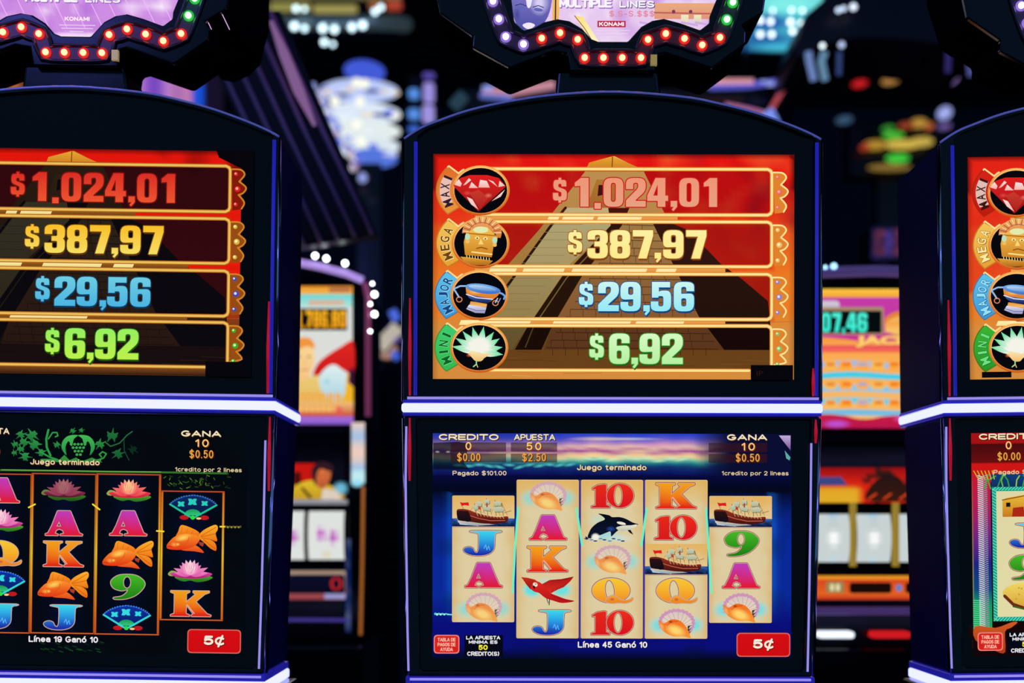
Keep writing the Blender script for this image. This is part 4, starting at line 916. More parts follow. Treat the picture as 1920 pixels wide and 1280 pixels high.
def sign_art(art, var):
    base = (200, 130, 225) if var == 'left' else (225, 190, 235)
    def bgf(x, y):
        c = mixc(base, (255, 245, 255), max(0, n_(x, y, .03, 2)) * 1.2 + (0.2 if var != 'left' else .1)); c = mixc(c, (150, 70, 200), max(0, n_(x, y, .02, 8)) * .8); return c
    art.grid(930, -200, 1370, 84, 40, 26, bgf)
    if var == 'left':
        for k in range(14): art.stroke([(930 + k * 34, -60), (990 + k * 34, 60)], 1.6, (245, 190, 255), a=.8)
        for k in range(12): art.glow(1110 + k * 7, 77, 14, 10, (255, 230, 255), .7)
    if var != 'left':
        # pale painted face looking out at the left
        art.poly(smooth([(950, -60), (1040, -60), (1034, -5), (1026, 30), (1004, 58), (980, 62), (965, 40), (955, 0)], 3), (170, 150, 225), (70, 75, 160))
        art.glow(1010, 4, 20, 26, (225, 215, 250), .9, core=.2); art.glow(968, 26, 8, 16, (60, 60, 140), .8)
        art.poly(smooth([(984, -60), (1000, -60), (996, 0), (990, 14), (985, 0)], 3), (240, 232, 255))
        for e in ((975, 14), (1008, 17)): art.poly(ell(*e, 9, 3.2, 10, rot=8), (95, 105, 185)); art.stroke([(e[0] - 10, e[1] - 5), (e[0], e[1] - 8), (e[0] + 10, e[1] - 4)], 1.6, (50, 50, 120))
        art.poly(smooth([(978, 46), (990, 41), (1002, 46), (990, 54)], 3), (240, 232, 250)); art.glow(990, 58, 14, 5, (245, 240, 255), .9)
        art.poly([(1036, -60), (1052, -60), (1046, 40), (1034, 42)], (250, 200, 110), (240, 180, 90)); art.stroke([(1041, -60), (1040, 40)], 2.5, (60, 30, 50))
        art.poly([(1076, 28), (1092, 30), (1124, 80), (1108, 80)], (250, 225, 130), (255, 245, 200)); art.stroke([(1076, 28), (1095, 52), (1112, 80)], 1.6, (150, 90, 50))
        art.poly(rect(1226, 4, 1340, 34), (235, 170, 130), (225, 150, 120)); art.stroke([(1226, 22), (1340, 24)], 3, (190, 100, 90))
        for x in (1262, 1294): art.poly(ell(x, 20, 3.5, 3.5, 8), (120, 60, 90))
        for x, h in ((1276, 40), (1300, 34)): art.poly(rect(x, 26, x + 14, h + 10), (240, 235, 190), (220, 200, 190))
        for k in range(5): art.stroke([(1198 + k * 26, 40), (1230 + k * 26, 46)], 4, (200, 160, 235), a=.8)
    stext(art, 'MULTIPLE', 1047, -4, 1146, 13, (250, 245, 255), 4.2, sh=(160, 110, 200), shw=1.5, gap=2.4)
    stext(art, 'LINES', 1160, 0, 1226, 13, (245, 240, 255), 3.2, sh=(150, 100, 190) if var == 'left' else (90, 60, 120), gap=3)
    if var != 'left':
        stext(art, '$.S-S.$$$', 1141, 19, 1226, 30, (225, 140, 160), 2, gap=4); art.poly(rect(1119, 38, 1172, 50), (180, 40, 70))
    stext(art, 'KONAMI', 1122, 40, 1169, 48, (255, 235, 245), 2.0, gap=3)
    for k, (a, b) in enumerate(((1112, 1180), (1116, 1176), (1132, 1158))): art.stroke([(a, 56 + k * 6), (b, 56 + k * 6)], 1.6, (235, 215, 240), a=.9)

def build_machine(px0, py0, Y, roll, mode, game, var, label, sign_dx=0.0):
    kx = Y / FPX
    H = MF(1148, 755, 0)[2]
    R = Matrix.Rotation(roll, 3, 'Y'); W = at(px0, py0, Y); base = W - R @ Vector((0, 0, H))
    if px0 == 1148: base = Vector((XC, D0, 0)) if roll == 0 else base
    root = empty('slot_machine', base, (0, roll, 0), label, 'slot machine', 'three matching slot machines in the front row')
    # upper housing
    outl = [(757, 756)] + ARCH + [(1538, 756)]
    bm = bmesh.new(); add_prism(bm, loop(outl), 0.016, 0.232); bm_obj('upper_cabinet', bm, SIDE, root, bevel=0.006)
    inner = [(782, 742)] + [(782 + (p[0] - 757) * (1530 - 782) / 781, p[1] + 7) for p in ARCH[1:-1]] + [(1528, 742)]
    inner = [(782, 742), (782, 256)] + [p for p in [(q[0], q[1] + 6) for q in ARCH] if 790 < p[0] < 1520] + [(1528, 256), (1528, 742)]
    bm = bmesh.new(); add_prism(bm, loop(outl), -0.002, 0.016, [loop(inner)]); bm_obj('upper_frame', bm, BLACK, root, bevel=0.003)
    bm = bmesh.new(); add_prism(bm, loop(inner), 0.006, 0.015); bm_obj('upper_glass', bm, GLASS, root)
    a = Art(MF, 0.0058); jackpot_art(a, mode); a.build(root, 'jackpot_screen')
    # rims
    bm = bmesh.new(); add_tube(bm, [MF(p[0], p[1] - 1, -0.001) for p in ARCH], 0.0019); bm_obj('arch_rim', bm, pbr('metal_rim_reflected_glow', (0.3, 0.3, 0.5), 0.15, 0.9, emit=(0.05, 0.055, 0.28), es=0.8), root, smooth=True)  # rim emission stands in for the topper lights reflected in it
    for x in (779, 1530):
        bm = bmesh.new(); add_tube(bm, [MF(x, 268, -0.003), MF(x, 500, -0.0035), MF(x, 742, -0.003)], 0.0028); bm_obj('edge_light', bm, BLUETRIM, root, smooth=True)
    for x, ya, yb in ((768.5, 560, 742), (768.5, 784, 902), (1524, 570 if var == 'left' else 690, 742), (1529, 786, 925 if var == 'left' else 830)):  # red reflection streaks, put in as glowing strips
        bm = bmesh.new(); add_tube(bm, [MF(x, ya, -0.002), MF(x, (ya + yb) / 2, -0.0032), MF(x, yb, -0.002)], [0.0012, 0.0026, 0.0016]); bm_obj('edge_light', bm, REDSTREAK, root, smooth=True)['label'] = 'red strip painted as a reflection streak'  # this edge_light is no lamp, only the painted red reflection streak
    for x in (759, 1536):
        bm = bmesh.new(); add_tube(bm, [MF(x, 266, 0.004), MF(x, 752, 0.004)], 0.0055); bm_obj('corner_trim', bm, CHROME, root, smooth=True)
    # white light bar wrapping round the sides, with rails
    def wrap(x0, x1, xi0, xi1, y0, y1, d, dep, name, mat, bev=0.002):
        bm = bmesh.new(); z1 = MF(0, y0, 0)[2]; z0 = MF(0, y1, 0)[2]; xa, xb = MF(x0, 0, 0)[0], MF(x1, 0, 0)[0]
        add_box(bm, xa, xb, d, dep, z0, z1); return bm_obj(name, bm, mat, root, bevel=bev)
    wrap(753, 1542, 0, 0, 756.5, 773.5, -0.006, 0.235, 'light_bar', LEDBAR, 0.004)
    wrap(755, 1540, 0, 0, 750, 756.5, -0.004, 0.234, 'light_bar_housing', DARKBLUE); wrap(755, 1540, 0, 0, 773.5, 780, -0.004, 0.234, 'light_bar_housing', DARKBLUE)
    for y in (747,):
        bm = bmesh.new(); add_tube(bm, [MF(764, y, -0.004), MF(1534, y, -0.004)], 0.0019); bm_obj('chrome_rail', bm, LAVEND, root, smooth=True)  # glow stands in for the light bar mirrored in the chrome
    # lower door
    lo = [(757, 780), (1538, 780), (1524, 1268), (766, 1268)]
    li = [(781, 786, 8), (1521, 786, 8), (1508, 1258, 8), (789, 1258, 8)]
    def fit(p): return p
    bm = bmesh.new(); add_prism(bm, loop(lo), 0.016, 0.215); bm_obj('lower_cabinet', bm, SIDE, root, bevel=0.005)
    bm = bmesh.new(); add_prism(bm, loop(lo), 0.0, 0.016, [loop(rpoly(li))]); bm_obj('door_frame', bm, BLACK, root, bevel=0.003)
    bm = bmesh.new(); add_prism(bm, loop(rpoly(li)), 0.007, 0.015); bm_obj('door_glass', bm, GLASS, root)
    for pts, y0_ in (([(762, 800), (761, 900), (762, 1000), (765, 1180), (767, 1258)], 0), ([(1521, 830), (1520, 950), (1518, 1100), (1515, 1258)], 0)):
        bm = bmesh.new(); add_tube(bm, [MF(p[0], p[1], -0.001) for p in pts], 0.0016); bm_obj('edge_light', bm, LAVEND, root, smooth=True)
    for x0, x1 in ((759, 768), (1536, 1525)):
        bm = bmesh.new(); add_tube(bm, [MF(x0, 784, 0.005), MF(x1, 1266, 0.005)], 0.0045); bm_obj('corner_trim', bm, CHROME, root, smooth=True)
    a = Art(MF, 0.0068); game(a); a.build(root, 'game_screen')
    # lower bar and base
    wrap(760, 1530, 0, 0, 1282, 1302, -0.006, 0.215, 'light_bar', LEDBAR, 0.004)
    wrap(762, 1528, 0, 0, 1268, 1282, -0.004, 0.214, 'light_bar_housing', DARKBLUE)
    bm = bmesh.new(); add_tube(bm, [MF(770, 1273, -0.005), MF(1520, 1273, -0.005)], 0.0018); bm_obj('chrome_rail', bm, LAVEND, root, smooth=True)  # same painted shine on the lower chrome rail
    # button deck, pedestal
    xa, xb = MF(745, 0, 0)[0], MF(1550, 0, 0)[0]; zt = MF(0, 1302, 0)[2]
    bm = bmesh.new()
    for s_ in (0,):
        pr = [(-0.006, zt), (0.21, zt), (0.21, 0.70), (-0.22, 0.66), (-0.25, 0.70), (-0.20, 0.755)]
        v0 = [bm.verts.new((xa, p[0], p[1])) for p in pr]; v1 = [bm.verts.new((xb, p[0], p[1])) for p in pr]
        bm.faces.new(v0); bm.faces.new(v1[::-1])
        for i in range(6): bm.faces.new((v0[i], v0[(i + 1) % 6], v1[(i + 1) % 6], v1[i]))
    deck = bm_obj('button_deck', bm, BLACK, root, bevel=0.006)
    for i in range(6):
        bm = bmesh.new(); t = 0.5; y = -0.10; z = 0.755 + (zt - 0.755) * ((y + 0.20) / 0.194)
        x = xa + 0.07 + i * 0.098; add_ball(bm, (x, y, z), 0.026, 1, 1, 0.35, u=18); bm_obj('button', bm, pbr('clear_push_button', (0.6, 0.6, 0.7), 0.15, emit=(0.5, 0.5, 0.7), es=0.05), deck)
    bm = bmesh.new(); add_box(bm, xa + 0.01, xb - 0.01, 0.0, 0.45, 0.0, 0.70); bm_obj('pedestal', bm, BLACK, root, bevel=0.008)
    # topper sign
    sx = sign_dx
    shift = lambda L_: [(p[0] + sx, p[1]) for p in L_]
    bm = bmesh.new(); add_prism(bm, shift(loop(SIGN_OUT + [(1440, -230), (806, -230)], MT)), 0.024, 0.15)
    sgn = bm_obj('topper_sign', bm, MATTE, root, bevel=0.008)
    for wing in ([(800, -230), (800, -60), (826, 26), (850, 44), (905, 50), (905, -230)], [(1340, -230), (1340, 45), (1372, 52), (1408, 34), (1428, 14), (1446, -60), (1446, -230)]):
        bm = bmesh.new(); add_prism(bm, shift(loop(wing, MT)), 0.15, 0.155 if wing[0][0] < 1000 else 0.30); bm_obj('sign_wing', bm, MATTE, sgn, bevel=0.012)
    win = [p for p in SIGN_IN]
    ring = SIGN_OUT[:] + [(1440, -230), (806, -230)]
    bm = bmesh.new(); add_prism(bm, shift(loop([(p[0] if p[1] > -90 else p[0], p[1]) for p in ring], MT)), 0.012, 0.024, [shift(loop(win + [(1340, -200), (960, -200)], MT))])
    bm_obj('sign_face', bm, BLACK, sgn, bevel=0.003)
    # raised bulb channel
    bm = bmesh.new()
    cps = [(b[1], b[2]) for b in BULBS]; cpath = [(896, -100)] + cps + [(1400, -100)]
    dense = []
    for p, q in zip(cpath, cpath[1:]):
        for k in range(3): dense.append((p[0] + (q[0] - p[0]) * k / 3, p[1] + (q[1] - p[1]) * k / 3))
    dense.append(cpath[-1])
    def off(sgn_, wpx):
        o = []
        for i, p in enumerate(dense):
            a_, b_ = dense[max(0, i - 2)], dense[min(len(dense) - 1, i + 2)]; dx, dy = b_[0] - a_[0], b_[1] - a_[1]; L_ = math.hypot(dx, dy) or 1
            o.append((p[0] - dy / L_ * wpx * sgn_, p[1] + dx / L_ * wpx * sgn_))
        return o
    for s_ in (-1, 1):
        add_tube(bm, [Vector((MT(p[0], p[1], 0.010))) + Vector((sx, 0, 0)) for p in off(s_, 15)], 0.0030, 8)
    bm_obj('channel_bead', bm, pbr('gloss_plum_plastic', (0.035, 0.01, 0.03), 0.12, 0, 0.6), sgn, smooth=True)
    o1, o2 = off(-1, 13), off(1, 13)
    bm = bmesh.new(); va = [bm.verts.new((loop([p], MT)[0][0] + sx, 0.0108, loop([p], MT)[0][1])) for p in o1]; vb = [bm.verts.new((loop([p], MT)[0][0] + sx, 0.0108, loop([p], MT)[0][1])) for p in o2]
    for i in range(len(va) - 1): bm.faces.new((va[i], va[i + 1], vb[i + 1], vb[i]))
    bm_obj('bulb_channel', bm, pbr('tinted_channel_plastic', (0.07, 0.035, 0.06), 0.25, 0, 0.5), sgn)
    bm = bmesh.new(); add_prism(bm, shift(loop([(1044, 132), (1234, 132), (1240, 178), (1040, 178)], MT)), 0.03, 0.13); bm_obj('sign_neck', bm, BLACK, sgn, bevel=0.004)
    for nm, x, y in BULBS:
        o = bpy.data.objects.new('bulb', BULB[nm]); COL.objects.link(o); o.parent = sgn
        q = MT(x, y, 0.006); o.location = (q[0] + sx, q[1], q[2]); o['label'] = nm + ' lit bulb'
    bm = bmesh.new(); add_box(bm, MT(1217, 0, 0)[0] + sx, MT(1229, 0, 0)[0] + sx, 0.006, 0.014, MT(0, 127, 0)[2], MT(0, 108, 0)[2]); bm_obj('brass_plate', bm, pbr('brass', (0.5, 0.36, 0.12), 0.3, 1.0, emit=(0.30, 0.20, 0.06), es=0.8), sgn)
    a = Art(lambda px, py, d: (MT(px, py, d)[0] + sx, d, MT(px, py, d)[2]), 0.0235); sign_art(a, var)
    o = a.build(sgn, 'sign_artwork')
    return root

build_machine(1148, 755, D0, 0.002, 'wash', ocean_game, 'centre', 'black middle slot machine with an ocean reel game of shells and ships')
build_machine(126, 745, D0, THL, 'left', garden_game, 'left', 'black slot machine cut by the left edge with a goldfish reel game')
build_machine(2154.7, 751, 2.105, -0.012, 'right', fiesta_game, 'right', 'black slot machine cut by the right edge with a teal framed reel game', sign_dx=-0.004)

# ------------------------------------------------------------------ room
def slab(name, x0, x1, y0, y1, z0, z1, mat):
    bm = bmesh.new(); add_box(bm, x0, x1, y0, y1, z0, z1); o = bm_obj(name, bm, mat); o['kind'] = 'structure'; return o
slab('floor', -6, 6, -3, 9, -0.05, 0, pbr('dark_carpet', (0.02, 0.012, 0.02), 0.9, noise_s=40))
slab('ceiling', -6, 6, 1.5, 9, 3.75, 3.8, pbr('dark_glossy_ceiling', (0.004, 0.006, 0.010), 0.35, noise_s=3))
DW = pbr('dark_wall_paint', (0.03, 0.07, 0.10), 0.8, 0, 0.1, noise_s=5)
slab('wall_back', -6, 6, 9, 9.1, -0.05, 3.8, DW)
slab('wall_left', -6.1, -6, 1, 9.1, -0.05, 3.8, DW); slab('wall_right', 6, 6.1, 1, 9.1, -0.05, 3.8, DW)

# ------------------------------------------------------------------ machines of the second row
def px_frame(cx, Y):
    """local coordinates of a thing standing at column cx, distance Y"""
    k = Y / FPX; X0 = (cx - 960) * k
    return (lambda px, py, d: ((px - 960) * k - X0, d, ZC + (HOR - py) * k)), Vector((X0, Y, 0))
def glowball(name, parent, mp, x, y, d, r, mat, Y):
    bm = bmesh.new(); add_ball(bm, (0, 0, 0), r * Y / FPX, u=10, v=7); o = bm_obj(name, bm, mat, parent); o.location = mp(x, y, d); return o
WB = emis('warm_white_marquee_bulb', (0.9, 1.0, 0.95), 9.0)
def reel_drum(root, mp, x0, x1, y0, y1, d, marks, tone=(222, 226, 222)):
    """curved backlit reel, bulging towards the player"""
    n = 14; V = []; F = []; C = []
    r = abs(mp(0, y0, 0)[2] - mp(0, y1, 0)[2]) / 2; zc = (mp(0, y0, 0)[2] + mp(0, y1, 0)[2]) / 2
    xa, xb = mp(x0, 0, 0)[0], mp(x1, 0, 0)[0]; m = 8
    for i in range(n + 1):
        a = math.radians(-80 + 160 * i / n)
        for j in range(m + 1): V.append((xa + (xb - xa) * j / m, d + r * 0.5 * (1 - math.cos(a)), zc + r * math.sin(a) / math.sin(math.radians(80))))
    for i in range(n):
        for j in range(m):
            F.append((i * (m + 1) + j, i * (m + 1) + j + 1, (i + 1) * (m + 1) + j + 1, (i + 1) * (m + 1) + j))
            ty = 1 - (i + .5) / n; tx = (j + .5) / m; c = tone
            for (mx, my, mr, mc) in marks:
                dd = math.hypot((tx - mx) * (x1 - x0), (ty - my) * (y1 - y0)); c = mixc(mc, c, max(0, dd / mr - .4) * 1.2)
            C.append(c)
    me = bpy.data.meshes.new('reel'); me.from_pydata(V, [], F); ca = me.color_attributes.new('Col', 'FLOAT_COLOR', 'CORNER')
    flat = []
    for c in C: flat += [*lin(c), 1.0] * 4
    ca.data.foreach_set('color', flat); return link('reel', me, artmat(False), root, True)

def marks(a, x0, y0, x1, y1, n, col):
    """row of blurred-out lettering strokes"""
    w_ = (x1 - x0) / n
    for i in range(n):
        x = x0 + i * w_; a.poly(rrect(x + w_ * .1, y0, x + w_ * .85, y1, 3), col); a.poly(rrect(x + w_ * .35, y0 + (y1 - y0) * .35, x + w_ * .6, y1 - (y1 - y0) * .2, 1), mixc(col, (255, 240, 210), .5))
def back_left():
    Y = 3.3; mp, loc = px_frame(443, Y); k = Y / FPX
    root = empty('slot_machine', loc, (0, 0, 0), 'blurred background slot machine with an orange 1.786.80 jackpot display', 'slot machine')
    lp = lambda pts: [(mp(p[0], p[1], 0)[0], mp(p[0], p[1], 0)[2]) for p in pts]
    arc = [(205, 545), (240, 505), (330, 488), (443, 482), (555, 488), (600, 497), (650, 510), (680, 522), (692, 545)]
    bm = bmesh.new(); add_prism(bm, lp([(205, 800)] + arc + [(692, 800)]), 0.012, 0.30); bm_obj('upper_cabinet', bm, BLACK, root, bevel=0.008)
    bm = bmesh.new(); add_prism(bm, lp([(205, 800), (650, 800), (650, 1210), (205, 1210)]), 0.02, 0.30); bm_obj('lower_cabinet', bm, BLACK, root, bevel=0.008)
    bm = bmesh.new(); add_box(bm, mp(215, 0, 0)[0], mp(680, 0, 0)[0], 0.0, 0.45, 0, mp(0, 1210, 0)[2]); bm_obj('pedestal', bm, BLACK, root, bevel=0.008)
    bm = bmesh.new(); add_tube(bm, [mp(p[0], p[1] + 3, 0.0) for p in arc[:-1]], 0.0085); bm_obj('arch_rim', bm, pbr('violet_lit_rim', (0.3, 0.2, 0.6), .3, emit=(0.50, 0.32, 0.85), es=0.8), root, smooth=True)
    bm = bmesh.new(); add_tube(bm, [mp(684, 530, 0.0), mp(690, 560, 0), mp(690, 780, 0.0)], 0.007); bm_obj('side_rim', bm, pbr('red_violet_rim', (0.2, 0.05, 0.1), .2, 0.3, emit=(0.16, 0.03, 0.10), es=0.8), root, smooth=True)
    for x, y in ((592, 481), (613, 486), (648, 495), (703, 553), (695, 571), (703, 590), (695, 622), (560, 476), (699, 533)): glowball('bulb', root, mp, x, y, -0.01, 4.6 if (x, y) in ((592, 481), (613, 486), (648, 495), (703, 553), (703, 590)) else 2.6, WB, Y)
    a = Art(mp, 0.010, 4e-5)
    L = 230
    a.poly(rect(L, 535, 660, 550), (240, 150, 50), (245, 180, 70)); a.poly(rect(L, 550, 660, 574), (90, 215, 215), (180, 225, 215)); a.poly(rect(L, 574, 660, 785), (215, 222, 218), (228, 222, 212))
    a.poly(rect(616, 537, 656, 546), (180, 110, 70)); marks(a, 578, 561, 644, 571, 7, (235, 150, 110))
    a.begin('jackpot_meter'); a.poly(rect(545, 577, 650, 618), (12, 10, 8)); numerals(a, [('1', 556, 8), ('.', 566, 3.5), ('7', 572, 12.5), ('8', 586.5, 12.5), ('6', 601, 12.5), ('.', 615.5, 3.5), ('8', 621, 12.5), ('0', 635.5, 12.5)], 581, 32, (255, 185, 40), (250, 170, 30), (12, 10, 8), None, .8); a.begin('base')
    # comic man with red scarf
    a.poly(smooth([(640, 648), (662, 640), (662, 700), (630, 688), (590, 712), (586, 700), (600, 675)], 3), (222, 40, 35), (200, 25, 25))
    a.poly(smooth([(545, 720), (575, 705), (620, 705), (650, 730), (652, 770), (545, 770)], 3), (235, 205, 120), (225, 175, 90)); a.poly(smooth([(600, 700), (622, 682), (642, 694), (650, 720), (636, 750), (612, 745), (598, 722)], 3), (225, 240, 238), (170, 210, 225))
    a.poly(smooth([(550, 650), (572, 640), (586, 652), (588, 680), (575, 708), (560, 712), (548, 695)], 3), (248, 215, 150), (245, 195, 130)); a.poly(smooth([(548, 640), (562, 632), (582, 634), (590, 652), (574, 648), (552, 656)], 3), (240, 150, 60))
    for x in (560, 578): a.poly(ell(x, 668, 3.5, 1.6, 8), (130, 80, 40))
    a.stroke([(562, 693), (576, 691)], 1.8, (200, 100, 80)); a.stroke([(569, 670), (571, 682)], 1, (220, 160, 100)); a.glow(612, 714, 8, 7, (90, 205, 220), .8)
    a.poly([(650, 700), (662, 700), (662, 760), (644, 755)], (240, 180, 40)); a.poly([(655, 690), (662, 690), (662, 725), (652, 715)], (60, 20, 60))
    marks(a, 560, 736, 640, 751, 6, (240, 165, 60)); a.poly(rect(L, 753, 662, 780), (240, 190, 120), (200, 60, 50)); marks(a, 548, 760, 632, 772, 8, (250, 185, 90))
    a.glow(634, 768, 10, 10, (235, 90, 90), .9, core=.4)
    a.poly(rect(L, 780, 662, 795), (170, 110, 215), (130, 90, 205))
    a.build(root, 'jackpot_screen')
    a = Art(mp, 0.018, 4e-5)
    a.poly(rect(240, 868, 598, 932), (200, 22, 15), (190, 25, 18)); a.poly(rect(548, 884, 562, 908), (70, 15, 10))
    a.poly(smooth([(545, 915), (575, 900), (600, 905), (630, 915), (640, 936), (545, 936)], 3), (225, 190, 45), (190, 150, 35)); a.stroke([(565, 915), (580, 932)], 5, (20, 15, 10))
    a.poly(smooth([(590, 870), (605, 868), (618, 878), (616, 900), (606, 914), (594, 912), (586, 892)], 3), (235, 130, 70), (180, 85, 50)); a.poly(smooth([(582, 888), (586, 872), (604, 864), (622, 872), (620, 884), (600, 878), (592, 888), (590, 910)], 3), (50, 25, 35))
    for x in (597, 611): a.poly(ell(x, 888, 2.6, 1.3, 8), (70, 25, 15))
    a.glow(637, 915, 17, 15, (110, 190, 220), .95, core=.4); a.poly([(604, 915), (630, 920), (640, 936), (600, 936)], (220, 205, 190))
    a.build(root, 'glass_picture')
    for y0, y1, x1 in ((936, 945, 650),):
        bm = bmesh.new(); add_box(bm, mp(230, 0, 0)[0], mp(x1, 0, 0)[0], 0.0, 0.02, mp(0, y1, 0)[2], mp(0, y0, 0)[2]); bm_obj('chrome_rail', bm, pbr('lit_silver', (.6, .6, .6), .3, .6, emit=(.25, .25, .27), es=1), root, bevel=.002)
    for x0, x1 in ((280, 348), (354, 422), (428, 496), (502, 569), (577, 644)): reel_drum(root, mp, x0, x1, 951, 1056, 0.004, [(.35, .48, 9, (200, 110, 200)), (.7, .52, 9, (190, 90, 190)), (.5, .78, 6, (225, 200, 150))] if x0 > 500 else [])
    a = Art(mp, 0.012, 4e-5)
    a.poly(rrect(230, 1070, 651, 1124, 8), (170, 150, 130), (150, 60, 70)); a.poly(rrect(234, 1077, 645, 1113, 6), (12, 14, 40), (8, 10, 30)); a.poly(rect(607, 1113, 648, 1123), (150, 150, 200))
    a.text('0', 618, 1082, 640, 1107, (190, 40, 40), 0.0)
    a.build(root, 'credit_display')
    bm = bmesh.new(); add_box(bm, mp(652, 0, 0)[0], mp(658, 0, 0)[0] + .03, 0.0, 0.06, mp(0, 1170, 0)[2], mp(0, 800, 0)[2]); bm_obj('side_panel', bm, BLACK, root, bevel=.003)
    a = Art(mp, -0.002, 4e-5)
    a.grid(659, 792, 684, 905, 2, 12, lambda x, y: mixc((150, 190, 235), (240, 205, 190), abs(math.sin(y * .05))) if y < 880 else (190, 235, 240)); a.glow(670, 906, 14, 8, (150, 220, 245), 1, core=.5)
    a.build(root, 'illuminated_strip')
    a = Art(mp, -0.002, 4e-5); a.grid(648, 1010, 658, 1185, 1, 12, lambda x, y: mixc((12, 30, 80), (90, 100, 130), max(0, n_(x, y, .03, 6)) * 2)); a.build(root, 'lower_strip')
    bm = bmesh.new(); add_tube(bm, [mp(681, 912, 0.0), mp(679, 1060, 0), mp(676, 1190, 0)], 0.0036); bm_obj('neon_edge', bm, pbr('orange_lit_edge', (.4, .15, .02), .3, emit=(0.42, 0.13, 0.02), es=.8), root, smooth=True)
    bm = bmesh.new(); add_tube(bm, [mp(240, 1160, -0.005), mp(655, 1162, -0.005)], 0.004); bm_obj('deck_edge', bm, pbr('indigo_edge', (.05, .04, .3), .2, emit=(0.05, 0.035, 0.25), es=.9), root, smooth=True)
def back_right():
    Y = 3.0; mp, loc = px_frame(1640, Y)
    root = empty('slot_machine', loc, (0, 0, 0), 'blurred background slot machine with a cyan 07,46 jackpot display over orange and magenta', 'slot machine')
    lp = lambda pts: [(mp(p[0], p[1], 0)[0], mp(p[0], p[1], 0)[2]) for p in pts]
    arc = [(1372, 530), (1420, 510), (1520, 500), (1640, 496), (1760, 500), (1860, 510), (1908, 530)]
    bm = bmesh.new(); add_prism(bm, lp([(1372, 830)] + arc + [(1908, 830)]), 0.012, 0.3); bm_obj('upper_cabinet', bm, BLACK, root, bevel=.008)
    bm = bmesh.new(); add_prism(bm, lp([(1380, 830), (1900, 830), (1900, 1215), (1380, 1215)]), 0.016, 0.3); bm_obj('lower_cabinet', bm, BLACK, root, bevel=.008)
    bm = bmesh.new(); add_box(bm, mp(1390, 0, 0)[0], mp(1890, 0, 0)[0], 0.0, 0.45, 0, mp(0, 1215, 0)[2]); bm_obj('pedestal', bm, BLACK, root, bevel=.008)
    bm = bmesh.new(); add_tube(bm, [mp(1372, 524, -.002), mp(1500, 512, -.002), mp(1640, 508, -.002), mp(1780, 512, -.002), mp(1908, 524, -.002)], .012); bm_obj('arch_rim', bm, pbr('dim_violet_rim', (.1, .08, .3), .35, emit=(.05, .03, .12), es=1), root, smooth=True)
    for x, y, r in ((1545, 503, 4), (1561, 501, 6), (1480, 500, 5)): glowball('bulb', root, mp, x, y, -0.012, r, emis('blue_white_marquee_bulb', (.35, .7, 1.0), 2.2), Y)
    a = Art(mp, 0.010, 4e-5); L, R_ = 1400, 1880
    a.poly(rect(L, 540, R_, 556), (250, 200, 70), (245, 160, 50)); a.poly(rect(L, 556, R_, 648), (195, 60, 170), (200, 50, 140)); a.poly(rrect(1400, 562, 1576, 600, 8), (205, 195, 215))
    a.begin('jackpot_meter'); a.poly(rrect(1400, 574, 1659, 626, 4), (170, 140, 110)); a.poly(rect(1404, 581, 1655, 623), (4, 12, 14))
    numerals(a, [('0', 1542, 17), ('7', 1562, 17), (',', 1581, 5), ('4', 1589, 19), ('6', 1610, 18)], 585, 36, (80, 240, 215), (60, 235, 210), (20, 110, 100), None, 1.5); a.begin('base')
    a.poly(smooth([(L, 628), (1560, 632), (1640, 640), (1760, 630), (R_, 640), (R_, 680), (1700, 655), (1600, 650), (L, 660)], 3), (250, 150, 60), (245, 190, 110))
    a.poly(rect(L, 646, R_, 665), (235, 70, 90), (250, 130, 80)); a.poly(ell(1720, 600, 60, 22, 24), (230, 130, 60)); a.poly(ell(1715, 610, 54, 22, 24), (240, 180, 90)); a.poly(rect(1662, 602, 1760, 622), (245, 160, 70), (250, 200, 110))
    a.text('JACKPOT', 1606, 628, 1800, 650, (255, 205, 110), .06, sh=(200, 60, 30)); a.poly(rect(L, 660, R_, 785), (250, 170, 80), (245, 190, 110))
    for k, (y, c) in enumerate(((678, (150, 190, 230)), (698, (70, 205, 230)), (722, (130, 200, 230)), (745, (90, 205, 235)), (766, (120, 190, 225)))):
        a.poly(smooth([(L, y + 4), (1500, y + 3), (1600, y - 4 + k), (1700, y + 3), (1800, y - 2), (R_, y + 4), (R_, y + 15), (1700, y + 14), (1600, y + 8 + k), (1500, y + 13), (L, y + 14)], 3), c)
    for j, y in enumerate((676, 713, 748)):
        for i in range(7): a.poly(rrect(1548 + i * 30 - (i % 2) * 3, y, 1570 + i * 30, y + 16, 5), ((250, 185, 80), (255, 170, 60), (190, 205, 225))[(i + (2 if i == 2 else 0)) % 3]); a.poly(rrect(1551 + i * 30, y + 3, 1567 + i * 30, y + 9, 3), ((230, 130, 60), (240, 120, 40), (150, 170, 215))[i % 3])
    a.poly(smooth([(L, 780), (1560, 776), (1620, 786), (1680, 778), (1800, 782), (R_, 780), (R_, 800), (L, 800)], 3), (200, 30, 60), (185, 20, 80)); a.glow(1570, 794, 30, 9, (190, 80, 210), .95, core=.4); a.glow(1695, 784, 22, 8, (225, 80, 170), .95, core=.4)
    a.build(root, 'jackpot_screen')
    a = Art(mp, 0.014, 4e-5)
    a.grid(1400, 876, 1880, 942, 60, 8, lambda x, y: mixc(mixc((150, 15, 20), (215, 35, 20), (y - 876) / 30), (225, 170, 40), max(0, min(1, (y - 908) / 10)) * max(0, min(1, (1622 - x) / 10))) if n_(x, y, .05, 2) < .18 or x < 1620 else (45, 25, 22))
